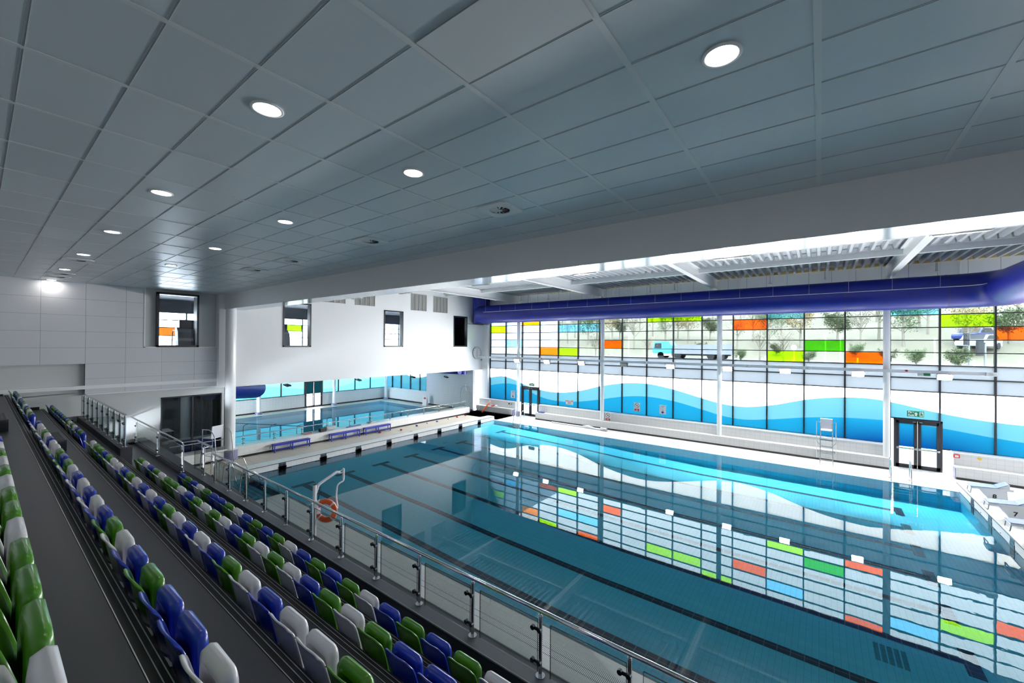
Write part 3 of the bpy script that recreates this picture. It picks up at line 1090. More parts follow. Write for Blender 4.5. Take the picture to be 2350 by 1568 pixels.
def door(name, label, ya, yb, zt2):
    """double glazed fire door in the glazed wall, seen from inside"""
    t = thing(name, label, 'door', (27.98, (ya + yb) / 2, 0), kind='structure')
    h = (yb - ya) / 2 - .03
    b = MB()
    b.box(-.05, .1, -h, -h + .07, 0, zt2)
    b.box(-.05, .1, h - .07, h, 0, zt2)
    b.box(-.05, .1, -h, h, zt2 - .08, zt2)
    b.box(-.04, .1, -h, h, 0, .03)
    b.build('door_frame', ['frame'], t)
    for s in (-1, 1):
        y0, y1 = (s * .008, s * (h - .075))
        y0, y1 = min(y0, y1), max(y0, y1)
        b = MB()
        b.box(-.03, .05, y0, y0 + .12, .03, zt2 - .085)
        b.box(-.03, .05, y1 - .12, y1, .03, zt2 - .085)
        b.box(-.03, .05, y0, y1, .03, .19)
        b.box(-.03, .05, y0, y1, zt2 - .22, zt2 - .085)
        leaf = b.build('door_leaf', ['frame'], t)
        p = MB()
        N = 8
        ca = (ya + yb) / 2
        for k in range(N):
            u0, u1 = y0 + .12 + (y1 - y0 - .24) * k / N, y0 + .12 + (y1 - y0 - .24) * (k + 1) / N
            top = zt2 - .22
            def lev(u):
                l = min(max(fl(ca + u), 1.05), top)
                uu = min(max(fu(ca + u), l), top)
                return [.19, 1.05, l, uu, top]
            A, B2 = lev(u0), lev(u1)
            for q, mi in ((0, 3), (1, 2), (2, 1), (3, 0)):
                if A[q + 1] - A[q] < 1e-4 and B2[q + 1] - B2[q] < 1e-4:
                    continue
                p.quad((.01, u0, A[q]), (.01, u1, B2[q]), (.01, u1, B2[q + 1]), (.01, u0, A[q + 1]), mi)
        p.build('glass_pane', ['film_white', 'film_light', 'film_mid', 'film_grey'], leaf)
        b = MB()
        b.box(-.10, -.06, y0 + .03, y1 - .03, .95, 1.0, 0)
        b.box(-.104, -.10, y0 + .14, y1 - .14, .957, .993, 1)
        b.box(-.11, -.03, y0 + .02, y0 + .09, .93, 1.02, 0)
        b.box(-.11, -.03, y1 - .09, y1 - .02, .93, 1.02, 0)
        b.build('push_bar', ['steel', 'sign_green'], leaf)
        b = MB()
        b.box(-.06, -.03, s * .06 if s > 0 else -.17, s * .17 if s > 0 else -.06, zt2 - .14, zt2 - .11)
        b.build('closer_arm', ['steel'], leaf)
    return t


door('door_1', 'far black framed glazed fire door by the shallow end', *DOORB[0], 2.42)
door('door_2', 'near black framed glazed fire door by the deep end', *DOORB[1], 2.42)


def exit_sign(label, yc, zc):
    t = thing('exit_sign', label, 'sign', (27.95, yc, zc), group='green exit signs on the glass')
    b = MB(); b.box(0, .012, -.30, .30, -.14, .14); b.build('sign_board', ['sign_green'], t)
    rot = (PI / 2, 0, -PI / 2)
    text('lettering', 'Fire\nExit', .145, 'sign_white', t, (-.003, .155, .0), rot, bold=.004)
    b = MB()
    b.prism([(-.052, .0), (-.015, .04), (-.015, -.09), (.0, -.09), (.0, .0)], 'x', -.004, -.001)
    a = MB()
    a.prism([(-.09, -.0), (-.02, .09), (.05, .0), (.015, .0), (.015, -.1), (-.055, -.1), (-.055, .0)], 'x', -.004, -.001)
    a.build('arrow', ['sign_white'], t)
    a = MB()
    a.box(-.003, -.001, -.28, -.14, -.11, .11, 0)
    a.prism([(-.25, -.09), (-.22, -.09), (-.2, -.02), (-.18, -.08), (-.155, -.07), (-.18, .03), (-.16, .06), (-.18, .07), (-.22, .05), (-.245, .02)], 'x', -.006, -.003, 1)
    a.disc((-.0065, -.2, .085), .018, 10, 1, 'x', True)
    a.build('running_figure_panel', ['sign_white', 'sign_green'], t)
    return t


exit_sign('green fire exit sign over the near deep end door', -3.75, 2.70)
exit_sign('green fire exit sign over the far shallow end door', 19.08, 2.62)


def board(name, label, yc, z0, z1, wdt, x=27.93, cat='sign'):
    t = thing(name, label, cat, (x, yc, z0), group='notices along the glazed wall')
    b = MB(); b.box(0, .012, -wdt / 2, wdt / 2, 0, z1 - z0); b.build('sign_board', ['sign_white'], t)
    return t


ROT = (PI / 2, 0, -PI / 2)
t = board('shallow_end_sign', 'small white shallow end notice stuck low on the wave glass', 15.52, 1.31, 1.68, .64)
text('lettering', 'SHALLOW\nEND', .145, 'ink_red', t, (-.003, 0, .185), ROT, bold=.003)


def no_diving(label, yc, z0, z1, x):
    h = z1 - z0
    wd = .44
    t = board('no_diving_sign', label, yc, z0, z1, wd, x)
    b = MB()
    cz = h * .66
    n = 32
    for k in range(n):
        a0, a1 = 2 * PI * k / n, 2 * PI * (k + 1) / n
        b.quad((-.002, .165 * math.cos(a0), cz + .165 * math.sin(a0)), (-.002, .165 * math.cos(a1), cz + .165 * math.sin(a1)), (-.002, .14 * math.cos(a1), cz + .14 * math.sin(a1)), (-.002, .14 * math.cos(a0), cz + .14 * math.sin(a0)))
    b.quad((-.002, .11, cz + .09), (-.002, .09, cz + .11), (-.002, -.11, cz - .09), (-.002, -.09, cz - .11))
    b.build('prohibition_ring', ['ink'], t)
    b = MB()
    b.prism([(-.07, cz + .04), (.03, cz - .05), (.05, cz - .03), (-.05, cz + .06)], 'x', -.003, -.001)
    b.build('diver_mark', ['ink'], t)
    b = MB(); b.box(-.003, 0, -.17, .17, h * .05, h * .30); b.build('red_panel', ['ink_red'], t)
    text('lettering', 'NO\nDIVING', .055, 'sign_white', t, (-.005, 0, h * .175), ROT, bold=.002)


no_diving('no diving notice stuck on the wave glass above the bench', 10.18, 1.35, 1.96, 27.93)
no_diving('no diving notice standing on the wall bench beside a column', 12.05, .556, 1.15, 27.30)
for yc, z0, lab in ((21.03, 1.36, 'pool depth notice on the wave glass by the far corner'), (8.42, 1.34, 'pool depth notice on the wave glass right of the no diving notice')):
    t = board('pool_depth_sign', lab, yc, z0, z0 + .62, .44)
    text('lettering', 'Pool Depth\nHere', .07, 'ink', t, (-.003, 0, .52), ROT, bold=.001)
    text('lettering', '0.9m' if yc > 20 else '1.2m', .07, 'ink', t, (-.003, 0, .29), ROT, bold=.002)
    b = MB(); b.prism([(-.06, .14), (.06, .14), (.06, .20), (-.06, .20)], 'x', -.004, -.001); b.prism([(-.11, .15), (0, .04), (.11, .15)], 'x', -.004, -.001); b.build('down_arrow', ['ink_blue'], t)
    b = MB(); b.box(-.003, -.001, -.2, .2, .395, .40); b.build('rule_line', ['ink_blue'], t)

# ================================================================== SEATS
def back_mesh():
    b = MB()
    NU, NV = 14, 10
    def P(u, v, off):
        hw = .236
        k = max(0.0, (v - .55) / .45)
        wv = hw * (1 - .16 * k ** 3)
        low = max(0.0, (.25 - v) / .25)
        wv *= (1 - .10 * low)
        y = u * wv
        z = .44 + .426 * v - .035 * (abs(u) ** 6) * (v ** 4)
        x = .085 - .085 * v + .045 * u * u * (1 - .45 * v) - .02 * max(0, (v - .86) / .14) ** 2
        return (x + off, y, z)
    vs, fs = [], []
    for off in (-.009, .009):
        for j in range(NV + 1):
            for i in range(NU + 1):
                vs.append(P(-1 + 2 * i / NU, j / NV, off))
    n1 = (NU + 1) * (NV + 1)
    for j in range(NV):
        for i in range(NU):
            a = j * (NU + 1) + i
            q = (a, a + 1, a + NU + 2, a + NU + 1)
            fs.append(q[::-1] if False else (q[0], q[3], q[2], q[1]))
            fs.append(tuple(n1 + k for k in q))
    ring = [i for i in range(NU + 1)] + [j * (NU + 1) + NU for j in range(1, NV + 1)] + [NV * (NU + 1) + i for i in range(NU - 1, -1, -1)] + [j * (NU + 1) for j in range(NV - 1, 0, -1)]
    m = len(ring)
    for k in range(m):
        a, c = ring[k], ring[(k + 1) % m]
        fs.append((a, c, n1 + c, n1 + a))
    b.add(vs, fs, 0, True)
    for sy in (-.15, .15):
        b.lathe([(.001, -.006), (.010, -.004), (.012, .006)], (.05 - .02, sy, .53), 10, 1, 'x')
    return b


def pan_mesh():
    b = MB()
    def outline(sh, zt):
        w, r = .215 - sh, .075
        pts = []
        for (cx, cz, a0) in ((w - .02, .42 + .02 + sh, -90), (w - r, zt - r - sh, 0), (-(w - r), zt - r - sh, 90), (-(w - .02), .42 + .02 + sh, 180)):
            rr = r if cz > .6 else .02
            for k in range(5):
                a = math.radians(a0 + 22.5 * k)
                pts.append((cx + rr * math.cos(a), cz + rr * math.sin(a)))
        return pts
    lv = [(.095, .035, .80), (.105, .008, .835), (.15, .0, .845), (.18, .006, .838), (.188, .03, .81)]
    rings = []
    for x, sh, zt in lv:
        rings.append([(x, p[0], p[1]) for p in outline(sh, zt)])
    n = len(rings[0])
    vs = [p for r in rings for p in r]
    fs = []
    for i in range(len(rings) - 1):
        for k in range(n):
            fs.append((i * n + k, i * n + (k + 1) % n, (i + 1) * n + (k + 1) % n, (i + 1) * n + k))
    b.add(vs, fs, 0, True)
    # dished inner face
    c = (.128, 0, .62)
    b.add(rings[0] + [c], [((k + 1) % n, k, n) for k in range(n)], 0, True)
    b.add(rings[-1], [tuple(range(n))], 0, False)
    return b


def bracket_mesh():
    b = MB()
    b.box(-.10, .225, .243, .268, .37, .425)
    b.box(.16, .235, .2415, .2695, .35, .435)
    b.box(-.02, .05, .2415, .2695, 0, .39)
    b.box(-.06, .11, .2415, .2695, 0, .02)
    return b


SEATM = {}
for cn in ('blue', 'green', 'white'):
    SEATM[cn] = (back_mesh().mesh('backrest', ['seat_' + cn, 'seat_black']), pan_mesh().mesh('seat_pan', ['seat_' + cn]))
BRM = bracket_mesh().mesh('bracket', ['seat_black'])
CN = {'B': 'blue', 'G': 'green', 'W': 'white'}
XS = {1: 3.52, 2: 2.61, 3: 1.69, 4: 0.77, 5: 0.04}
ROWN = {1: 'front row', 2: 'second row', 3: 'third row', 4: 'fourth row', 5: 'fifth row'}


def put_seat(cn, row, y, label, far):
    r = thing('stadium_seat', label, 'seat', (XS[row], y, ZT[row] + .007), group=f'tip-up seats in the {ROWN[row]}')
    for nm, me in (('backrest', SEATM[cn][0]), ('seat_pan', SEATM[cn][1]), ('bracket', BRM)):
        o = bpy.data.objects.new(nm, me)
        COL.objects.link(o)
        o.parent = r


NEAR = {1: 'BGBWGBBGWBGBGWBGBGWBGBGWBG', 2: 'GWBGWGGWBGWGWBGWGWBGWGBBWG', 3: 'WGGBGWWBGWBWBGWBWBGWBWWGBW', 4: 'BWWGWBWWGBGWBWBWBGWBGBBWBG'}
for row, seq in NEAR.items():
    nvis = {1: 25, 2: 25, 3: 25, 4: 25}[row]
    for i, ch in enumerate(seq[:nvis]):
        put_seat(CN[ch], row, 14.97 - .2565 - .513 * i, f'{CN[ch]} plastic tip-up seat, {ORD[i]} from the aisle in the {ROWN[row]}', False)
for i, ch in zip(range(12, 26), 'GWGWGGWGGGWGBW'[0:0] + 'BWGWGWGGWGGGWG'):
    put_seat(CN[ch], 5, 14.97 - .2565 - .513 * i, f'{CN[ch]} plastic tip-up seat, {ORD[i]} from the aisle in the fifth row', False)
FAR = {3: 'BGGBGBBGBGWGWBGB', 4: 'GBGBGWBGBGWBGWGB'}
for row, seq in FAR.items():
    for i, ch in enumerate(seq):
        put_seat(CN[ch], row, 24.32 - .2565 - .513 * i, f'{CN[ch]} plastic tip-up seat, {ORD[i]} from the end wall in the {ROWN[row]}', True)

# ================================================================== BALUSTRADES
def balustrade(name, label, x, posts, zb, zr, rail_y, glass_pairs, group='glass balustrades of the stand', rail_path=None, axis='y'):
    t = thing(name, label, 'balustrade', (x if axis == 'y' else posts[0], posts[0] if axis == 'y' else x, zb), group=group)
    o0 = posts[0]
    def Pt(a, off, z):
        return (off, a - o0, z - zb) if axis == 'y' else (a - o0, off, z - zb)
    b = MB()
    path = rail_path if rail_path else [Pt(rail_y[0], 0, zr), Pt(rail_y[1], 0, zr)]
    b.tube(rounded(path, .05), .027, 14)
    b.build('handrail', ['chrome'], t)
    for a in posts:
        b = MB()
        q = Pt(a, 0, zb)
        b.cyl(q, .026, zr - zb - .045, 16)
        b.lathe([(.028, zr - zb - .06), (.012, zr - zb - .03), (.012, zr - zb)], (q[0], q[1], 0), 12)
        b.build('post', ['chrome'], t)
        b = MB()
        b.cyl((q[0], q[1], 0), .065, .014, 20)
        b.build('base_plate', ['chrome'], t)
        hh = zr - zb
        for zf in (.22, .72):
            b = MB()
            for s in (1,):
                if axis == 'y':
                    b.box(q[0] - .034, q[0] - .024, q[1] - .01, q[1] + .12, hh * zf - .022, hh * zf + .022)
                    b.cyl((q[0] - .05, q[1] + .105, hh * zf), .032, .04, 14, 0, 'x')
                    b.cyl((q[0] - .05, q[1] + .0, hh * zf), .032, .04, 14, 0, 'x')
                else:
                    b.box(q[0] - .06, q[0] + .06, q[1] - .034, q[1] - .024, hh * zf - .012, hh * zf + .012)
                    b.cyl((q[0] - .055, q[1] - .05, hh * zf), .018, .04, 10, 0, 'y')
                    b.cyl((q[0] + .055, q[1] - .05, hh * zf), .018, .04, 10, 0, 'y')
            b.build('glass_clamp', ['dark_chrome'], t)
    for (a0, a1) in glass_pairs:
        b = MB()
        lo, hi = min(a0, a1), max(a0, a1)
        p, q = Pt(lo + .03, -.03, zb + .06), Pt(hi - .03, -.02, zr - .11)
        b.box(p[0], q[0], p[1], q[1], p[2], q[2])
        b.build('glass_panel', ['balu'], t)
        b = MB()
        if axis == 'y':
            b.box(p[0] - .001, q[0] + .001, p[1], q[1], q[2], q[2] + .006)
            b.box(p[0] - .001, q[0] + .001, p[1] - .004, p[1], p[2], q[2])
            b.box(p[0] - .001, q[0] + .001, q[1], q[1] + .004, p[2], q[2])
            b.build('glass_edge', ['glass_edge'], t)
    return t


M['dark_chrome'] = mat('dark_chrome', srgb(120, 122, 126), 0.18, metal=1.0)
M['glass_edge'] = mat('glass_edge_green', srgb(40, 58, 58), 0.2)
PM = [15.23 - 1.226 * i for i in range(13)]
balustrade('balustrade', 'long steel and glass balustrade along the front of the stand', 4.60, PM, 1.56, 2.43, (15.42, PM[-1] - .3),
           [(PM[i] - .14, PM[i] - 1.226) for i in range(12)])
b2 = balustrade('balustrade', 'lone near section of steel balustrade rail at the bottom edge of the picture', 4.60, [PM[-1] + 2.9 - 1.35], 1.56, 2.43, (0, 0), []) if False else None
PA = [23.9, 22.15, 20.4]
rp = [(0, 1.35, .99), (0, -6.6, .99), (.40, -6.6, .99), (.40, -8.0, .99)]
balustrade('balustrade', 'middle steel and glass balustrade with a stepped handrail by the stair', 4.30, [23.9, 20.4, 17.28], 1.56, 2.55, None,
           [(23.85, 20.45), (20.35, 17.33)], rail_path=rp)
b = balustrade('balustrade', 'short steel and glass balustrade section before the thick white column', 4.62, [16.3], 1.56, 2.55, None, [(17.2, 16.36)], rail_path=[(.06, .8, .99), (.06, -.45, .99)])
balustrade('balustrade', 'far steel and glass balustrade beside the end wall', 2.72, [24.0, 23.0, 22.0, 21.0, 20.0, 19.05, 18.1, 17.25, 16.55], 2.83, 3.80, (24.7, 16.5),
           [(24.6, 24.05), (23.95, 23.05), (22.95, 22.05), (21.95, 21.05), (20.95, 20.05), (19.95, 19.1), (19.0, 18.15), (18.05, 17.3), (17.2, 16.6)])
PD = [8.52, 10.04, 11.56, 13.08, 14.60, 16.12, 17.66, 19.2, 20.73, 22.27, 23.8, 25.27]
balustrade('balustrade', 'low steel and glass rail on the wall between the two pools', 24.12, PD, .57, 1.05, (5.5, 25.35), [(PD[i], PD[i + 1]) for i in range(11)], group='rail between the pools', axis='x')

# ================================================================== CEILING FIXTURES
def downlight(x, y, label):
    t = thing('downlight', label, 'ceiling light', (x, y, ZC - .012), group='round downlights in the stand ceiling')
    b = MB(); b.lathe([(.15, .012), (.155, 0), (.128, -.004), (.122, .004)], (0, 0, 0), 32); b.build('trim_ring', ['white_paint'], t)
    b = MB(); b.disc((0, 0, .002), .123, 32, 0, 'z', True); b.build('diffuser', ['lamp_on'], t)


for i in range(6):
    downlight(1.81, 4.59 + 3.98 * i, f'round lit downlight, {ORD[i]} from the camera in the row over the upper seats')
for i in range(5):
    downlight(3.74, 0.66 + 3.96 * i, f'round lit downlight, {ORD[i]} from the camera in the row nearer the beam')
downlight(1.81, 0.62, 'round lit downlight just above and behind the camera')


def vent(x, y, label):
    t = thing('air_diffuser', label, 'ceiling vent', (x, y, ZC - .02), group='square swirl diffusers in the stand ceiling')
    b = MB()
    n = 24
    # square plate with a round hole
    sq = []
    for k in range(n):
        a = 2 * PI * k / n + PI / n
        c_, s_ = math.cos(a), math.sin(a)
        m_ = max(abs(c_), abs(s_))
        sq.append((.33 * c_ / m_, .33 * s_ / m_))
    vs = [(p[0], p[1], 0) for p in sq] + [(.185 * math.cos(2 * PI * k / n + PI / n), .185 * math.sin(2 * PI * k / n + PI / n), 0) for k in range(n)]
    b.add(vs, [((k + 1) % n, k, n + k, n + (k + 1) % n) for k in range(n)])
    vs = [(p[0], p[1], 0) for p in sq] + [(p[0], p[1], .02) for p in sq]
    b.add(vs, [(k, (k + 1) % n, n + (k + 1) % n, n + k) for k in range(n)])
    b.build('plate', ['white_paint'], t)
    b = MB(); b.disc((0, 0, .018), .19, 24, 0, 'z', True); b.build('dark_plenum', ['black'], t)
    b = MB()
    for k in range(12):
        a = 2 * PI * k / 12
        c_, s_ = math.cos(a), math.sin(a)
        d_, e_ = math.cos(a + .30), math.sin(a + .30)
        b.quad((.04 * c_, .04 * s_, -.002), (.183 * c_, .183 * s_, -.002), (.183 * d_, .183 * e_, .014), (.04 * d_, .04 * e_, .014))
    b.disc((0, 0, -.003), .05, 16, 0, 'z', True)
    b.build('swirl_blades', ['white_paint'], t)


for i, (x, y) in enumerate(((5.70, 4.62), (5.66, 8.54), (5.64, 12.53), (5.63, 15.14), (1.83, 17.84), (1.85, 21.95), (1.87, 23.1))):
    vent(x, y, ['square swirl air vent nearest the camera beside the beam', 'square swirl air vent second along beside the beam', 'square swirl air vent third along beside the beam', 'square swirl air vent farthest along beside the beam',
                'square swirl air vent between two downlights over the upper seats', 'square swirl air vent in front of the last downlight', 'square swirl air vent right beside the last downlight'][i])
lt = MB()
lt.box(2.12, 2.74, 1.34, 2.6, ZC - .012, ZC - .0065)
tag(lt.build('ceiling_hatch', ['ceil_rail']), 'plain pale flush panel in the ceiling above the camera', 'ceiling panel')
for i, yy in enumerate((-1.7, 1.4, 4.6, 8.0, 11.5, 14.5)):
    t = thing('batten_light', f'slim white batten light under the roof edge, {ORD[i]} from the near end', 'light', (9.02, yy, 7.73), group='batten lights behind the beam')
    b = MB(); b.box(-.06, .06, -.33, .33, 0, .06); b.build('housing', ['white_gloss'], t, bevel=.01)
    b = MB(); b.box(-.045, .045, -.31, .31, -.006, 0); b.build('diffuser', ['flood_off'], t)
    b = MB()
    for s in (-.25, .25):
        b.box(-.44, -.05, s - .015, s + .015, .02, .05)
    b.build('mounting_arm', ['white_gloss'], t)

# ================================================================== WINDOW RAIL, FLOODLIGHTS
t = thing('service_trunking', 'white horizontal trunking carrying the floodlights across the glazing', 'trunking', (27.02, 0, 4.8))
b = MB(); b.box(-.04, .05, -6.2, 24.35, -.02, .10); b.build('trunk', ['white_paint'], t)
b = MB(); b.box(-.055, .065, -6.2, 24.35, -.05, -.02); b.build('lower_lip', ['white_gloss'], t)
b = MB()
for yy in (19.95, 12.47, 4.85, -2.63):
    b.box(-.02, .18, yy - .22, yy + .22, .0, .05)
b.build('column_bracket', ['steel'], t)
FY = [19.79, 16.91, 13.93, 10.69, 7.61, 4.35, 1.52, -1.52, -4.55]
for i, yy in enumerate(FY):
    on = i != 3
    lab = f'lit white floodlight on the window rail, {ORD[i]} from the far end' if on else 'unlit floodlight on the window rail, between two lit ones'
    t = thing('floodlight', lab, 'floodlight', (26.93, yy, 4.66), group='floodlights on the window rail')
    b = MB()
    b.prism([(-.20, .08), (-.17, .11), (-.03, .10), (.0, .02), (-.09, -.17), (-.12, -.165)], 'y', -.25, .25)
    b.build('housing', ['dark_metal' if not on else 'grey'], t, bevel=.012)
    b = MB()
    b.quad((-.205, -.22, .075), (-.205, .22, .075), (-.125, .22, -.16), (-.125, -.22, -.16))
    b.build('lens', ['flood_on' if on else 'flood_off'], t)
    b = MB()
    for s in (-.27, .27):
        b.box(-.10, .06, s - .008, s + .008, -.0, .03)
    b.build('yoke', ['steel'], t)
for i, yy in enumerate((23.2, 18.2, 16.0, 9.3, 3.35, .55, -6.0)):
    t = thing('loudspeaker', f'small white box speaker on the window rail, {ORD[i]} from the far end', 'speaker', (26.94, yy, 4.80), group='box speakers on the window rail')
    b = MB(); b.box(-.06, .03, -.16, .16, -.07, .11); b.build('cabinet', ['white_gloss'], t, bevel=.01)
    b = MB(); b.cyl((-.07, 0, .02), .05, .012, 16, 0, 'x'); b.build('cone', ['alu'], t)
for i, (yy, c_) in enumerate(((17.5, 'red'), (-3.3, 'red'))):
    b = MB(); b.cyl((26.89, yy, 4.86), .05, .09, 14, 0, 'x')
    tag(b.build('alarm_beacon', ['red']), ['small red beacon on the window rail near the far door', 'small red beacon on the window rail over the near door'][i], 'alarm')
t = thing('hanging_exit_sign', 'small green and white exit sign hung on the rail over the deep end door', 'sign', (26.93, -3.9, 4.62))
b = MB(); b.box(-.02, .02, -.22, .22, 0, .17); b.build('sign_case', ['sign_white'], t)
b = MB(); b.box(-.024, -.02, -.20, .02, .03, .15); b.build('green_panel', ['sign_green'], t)
text('lettering', 'EXIT', .10, 'sign_green', t, (-.026, .11, .09), ROT)

# ================================================================== DUCTS
t = thing('air_duct', 'large round dark blue air duct hung along the top of the glazed wall', 'duct', (26.3, 0, 8.49))
R_ = .75
path = [(0, 23.35, 0), (0, 23.0, 0)] + [(0, y, 0) for y in np.linspace(22.5, -4.6, 24)]
path += [(-1.3 + 1.3 * math.cos(a), -4.9 - 1.3 * math.sin(a), 0) for a in np.linspace(0, PI / 2, 9)] + [(-3.0, -6.2, 0), (-8, -6.2, 0)]
b = MB(); b.tube(path, R_, 40); b.build('duct_shell', ['duct'], t)
b = MB()
for yy in (19.4, 15.6, 11.3, 7.3, 3.1, -1.0, -4.5):
    b.tube([(0, yy - .015, 0), (0, yy + .015, 0)], R_ + .006, 40)
b.build('joint_ring', ['duct_seam'], t)
b = MB()
n = 0
for yy in np.arange(-4.0, 22.3, .26):
    for q, a in enumerate((math.radians(186), math.radians(197))):
        y2 = yy + (.13 if q else 0)
        c_ = (math.cos(a) * (R_ + .002), y2, math.sin(a) * (R_ + .002))
        u = Vector((-math.sin(a), 0, math.cos(a)))
        v = Vector((0, 1, 0))
        b.add([Vector(c_) + (u * math.cos(k * PI / 3) + v * math.sin(k * PI / 3)) * .025 for k in range(6)], [tuple(range(6))])
b.build('air_holes', ['kick'], t)
b = MB()
rail = [(-R_ * .985 - .01, y, .14) for y in (22.4, -4.7)]
rail += [(-1.3 + (1.3 - R_ - .005) * math.cos(a), -4.9 - (1.3 - R_ - .005) * math.sin(a), .14) for a in np.linspace(.2, PI / 2, 6)]
b.tube(rail, .016, 6); b.build('support_track', ['alu'], t)
for yy in np.arange(-4.2, 22.4, 1.55):
    b = MB(); b.tube([(-R_ - .012, yy, .14), (-R_ - .012, yy, 1.55)], .005, 5); b.build('suspension_wire', ['alu'], t)
t = thing('riser_duct', 'ribbed blue duct box standing against the end wall above the clock', 'duct', (26.7, 23.6, 7.72))
b = MB(); b.cyl((0, 0, 0), .76, 2.3, 36); b.build('duct_shell', ['duct'], t)
b = MB()
for k in range(22):
    b.lathe([(.762, .06 + k * .1), (.768, .07 + k * .1), (.762, .085 + k * .1)], (0, 0, 0), 36)
b.build('duct_ribs', ['duct'], t)
b = MB(); b.box(-1.0, 1.0, -.03, .02, -.04, 0); b.box(-1.0, 1.0, .6, .65, -.04, 0); b.build('hanger_bar', ['black'], t)
for yy, lab in ((26.2, 'dark blue duct under the teaching pool ceiling beside the clock wall'),):
    t = thing('teaching_duct', lab, 'duct', (25.5, 24.9, 3.62))
    b = MB(); b.tube([(0, .1, 0), (-.2, 4, 0), (-.2, 10, 0)], .32, 24); b.build('duct_shell', ['duct'], t)
    b = MB(); b.cyl((.55, .3, -.32), .36, .6, 24); b.build('end_drum', ['duct'], t)
t = thing('teaching_duct', 'round dark blue duct with a domed end under the ceiling by the thick column', 'duct', (10.6, 27.2, 3.05))
pth = [(-3.0, -1.2, .45), (0.2, 1.5, 0), (.35, 1.63, -.02), (.45, 1.72, -.03), (.52, 1.78, -.035)]
b = MB(); b.tube(pth, [.62, .62, .55, .36, .05], 32); b.build('duct_shell', ['duct'], t)

# ================================================================== END WALL FITTINGS
def gym_window(i, xa, xb, label):
    t = thing(f'window_{19 + i}', label, 'window', ((xa + xb) / 2, YW if i else 24.9, GZ[0]), kind='structure')
    h, H_ = (xb - xa) / 2, GZ[1] - GZ[0]
    b = MB()
    for (p, q, r, s) in ((-h, -h + .09, 0, H_), (h - .09, h, 0, H_), (-h, h, 0, .09), (-h, h, H_ - .09, H_)):
        b.box(p, q, -.03 if i else -.22, .28, r, s)
    b.build('window_frame', ['frame'], t)
    b = MB(); b.box(-h + .08, h - .08, .2, .21, .08, H_ - .08); b.build('glass_pane', ['gym_glass'], t)


for i, lab in enumerate(('dark framed gym window in the stand end wall left of the thick column', 'dark framed gym window first to the right of the thick column', 'dark framed gym window in the middle of the white end wall', 'dark framed gym window above the clock near the glazing')):
    gym_window(i, *GYM[i], lab)
for i, (xa, xb, za, zb) in enumerate(((12.90, 14.36, 8.49, 9.72), (15.10, 16.54, 8.49, 9.72), (19.68, 21.12, 8.47, 9.72), (21.88, 23.34, 8.47, 9.72))):
    t = thing('wall_grille', ['grey louvred grille first from the thick column, mostly behind the beam', 'grey louvred grille second from the thick column', 'grey louvred grille left of the pair near the blue duct', 'grey louvred grille right of the pair near the blue duct'][i], 'vent grille', ((xa + xb) / 2, YW - .03, za), group='louvred grilles on the end wall')
    wd, ht = xb - xa, zb - za
    b = MB()
    for p in range(5):
        xx = -wd / 2 + p * wd / 4
        b.box(xx - .012, xx + .012, -.012, .03, 0, ht)
    b.box(-wd / 2, wd / 2, -.012, .03, 0, .025)
    b.box(-wd / 2, wd / 2, -.012, .03, ht - .025, ht)
    b.build('grille_frame', ['alu'], t)
    b = MB()
    k = .03
    while k < ht - .03:
        b.quad((-wd / 2, -.006, k), (wd / 2, -.006, k), (wd / 2, .022, k + .035), (-wd / 2, .022, k + .035))
        k += .045
    b.build('louvres', ['louvre'], t)
t = thing('pace_clock', 'round white pace clock on the end wall below the last window', 'clock', (26.97, YW - .05, 5.18))
b = MB(); b.cyl((0, 0, 0), .53, .05, 40, 0, 'y'); b.build('clock_face', ['sign_white'], t)
b = MB(); b.lathe([(.53, .05), (.55, .05), (.55, -.02), (.525, -.02), (.525, 0)], (0, 0, 0), 40, 0, 'y'); b.build('rim', ['grey'], t)
b = MB()
for k in range(60):
    a = 2 * PI * k / 60
    L_ = .09 if k % 5 == 0 else .04
    wv = .012 if k % 5 == 0 else .005
    d = Vector((math.sin(a), 0, math.cos(a)))
    s = Vector((math.cos(a), 0, -math.sin(a)))
    o_ = Vector((0, -.003, 0))
    b.add([o_ + d * .47 - s * wv, o_ + d * .47 + s * wv, o_ + d * (.47 - L_) + s * wv, o_ + d * (.47 - L_) - s * wv], [(0, 1, 2, 3)])
b.build('minute_marks', ['ink'], t)
b = MB()
b.quad((-.012, -.006, -.42), (.012, -.006, -.42), (.02, -.006, .1), (-.02, -.006, .1))
b.build('red_hand', ['ink_red'], t)
b = MB()
b.quad((-.02, -.005, -.1), (.02, -.005, -.1), (.05, -.005, .42), (.03, -.005, .42))
b.build('black_hand', ['ink'], t)

# viewing window into the reception / viewing room
t = thing('window_23', 'large black framed viewing window below the stand end wall panels', 'window', ((VW[0] + VW[1]) / 2, 24.86, VW[2]), kind='structure')
h, H_ = (VW[1] - VW[0]) / 2, VW[3] - VW[2]
b = MB()
for (p, q, r, s) in ((-h, -h + .05, 0, H_), (h - .05, h, 0, H_), (-h, h, 0, .06), (-h, h, H_ - .06, H_), (-.035, .035, 0, H_)):
    b.box(p, q, 0, .12, r, s)
b.build('window_frame', ['frame'], t)
for s in (-1, 1):
    b = MB(); b.box(min(s * .03, s * (h - .05)), max(s * .03, s * (h - .05)), .05, .06, .06, H_ - .06); b.build('glass_pane', ['dark_glass'], t)

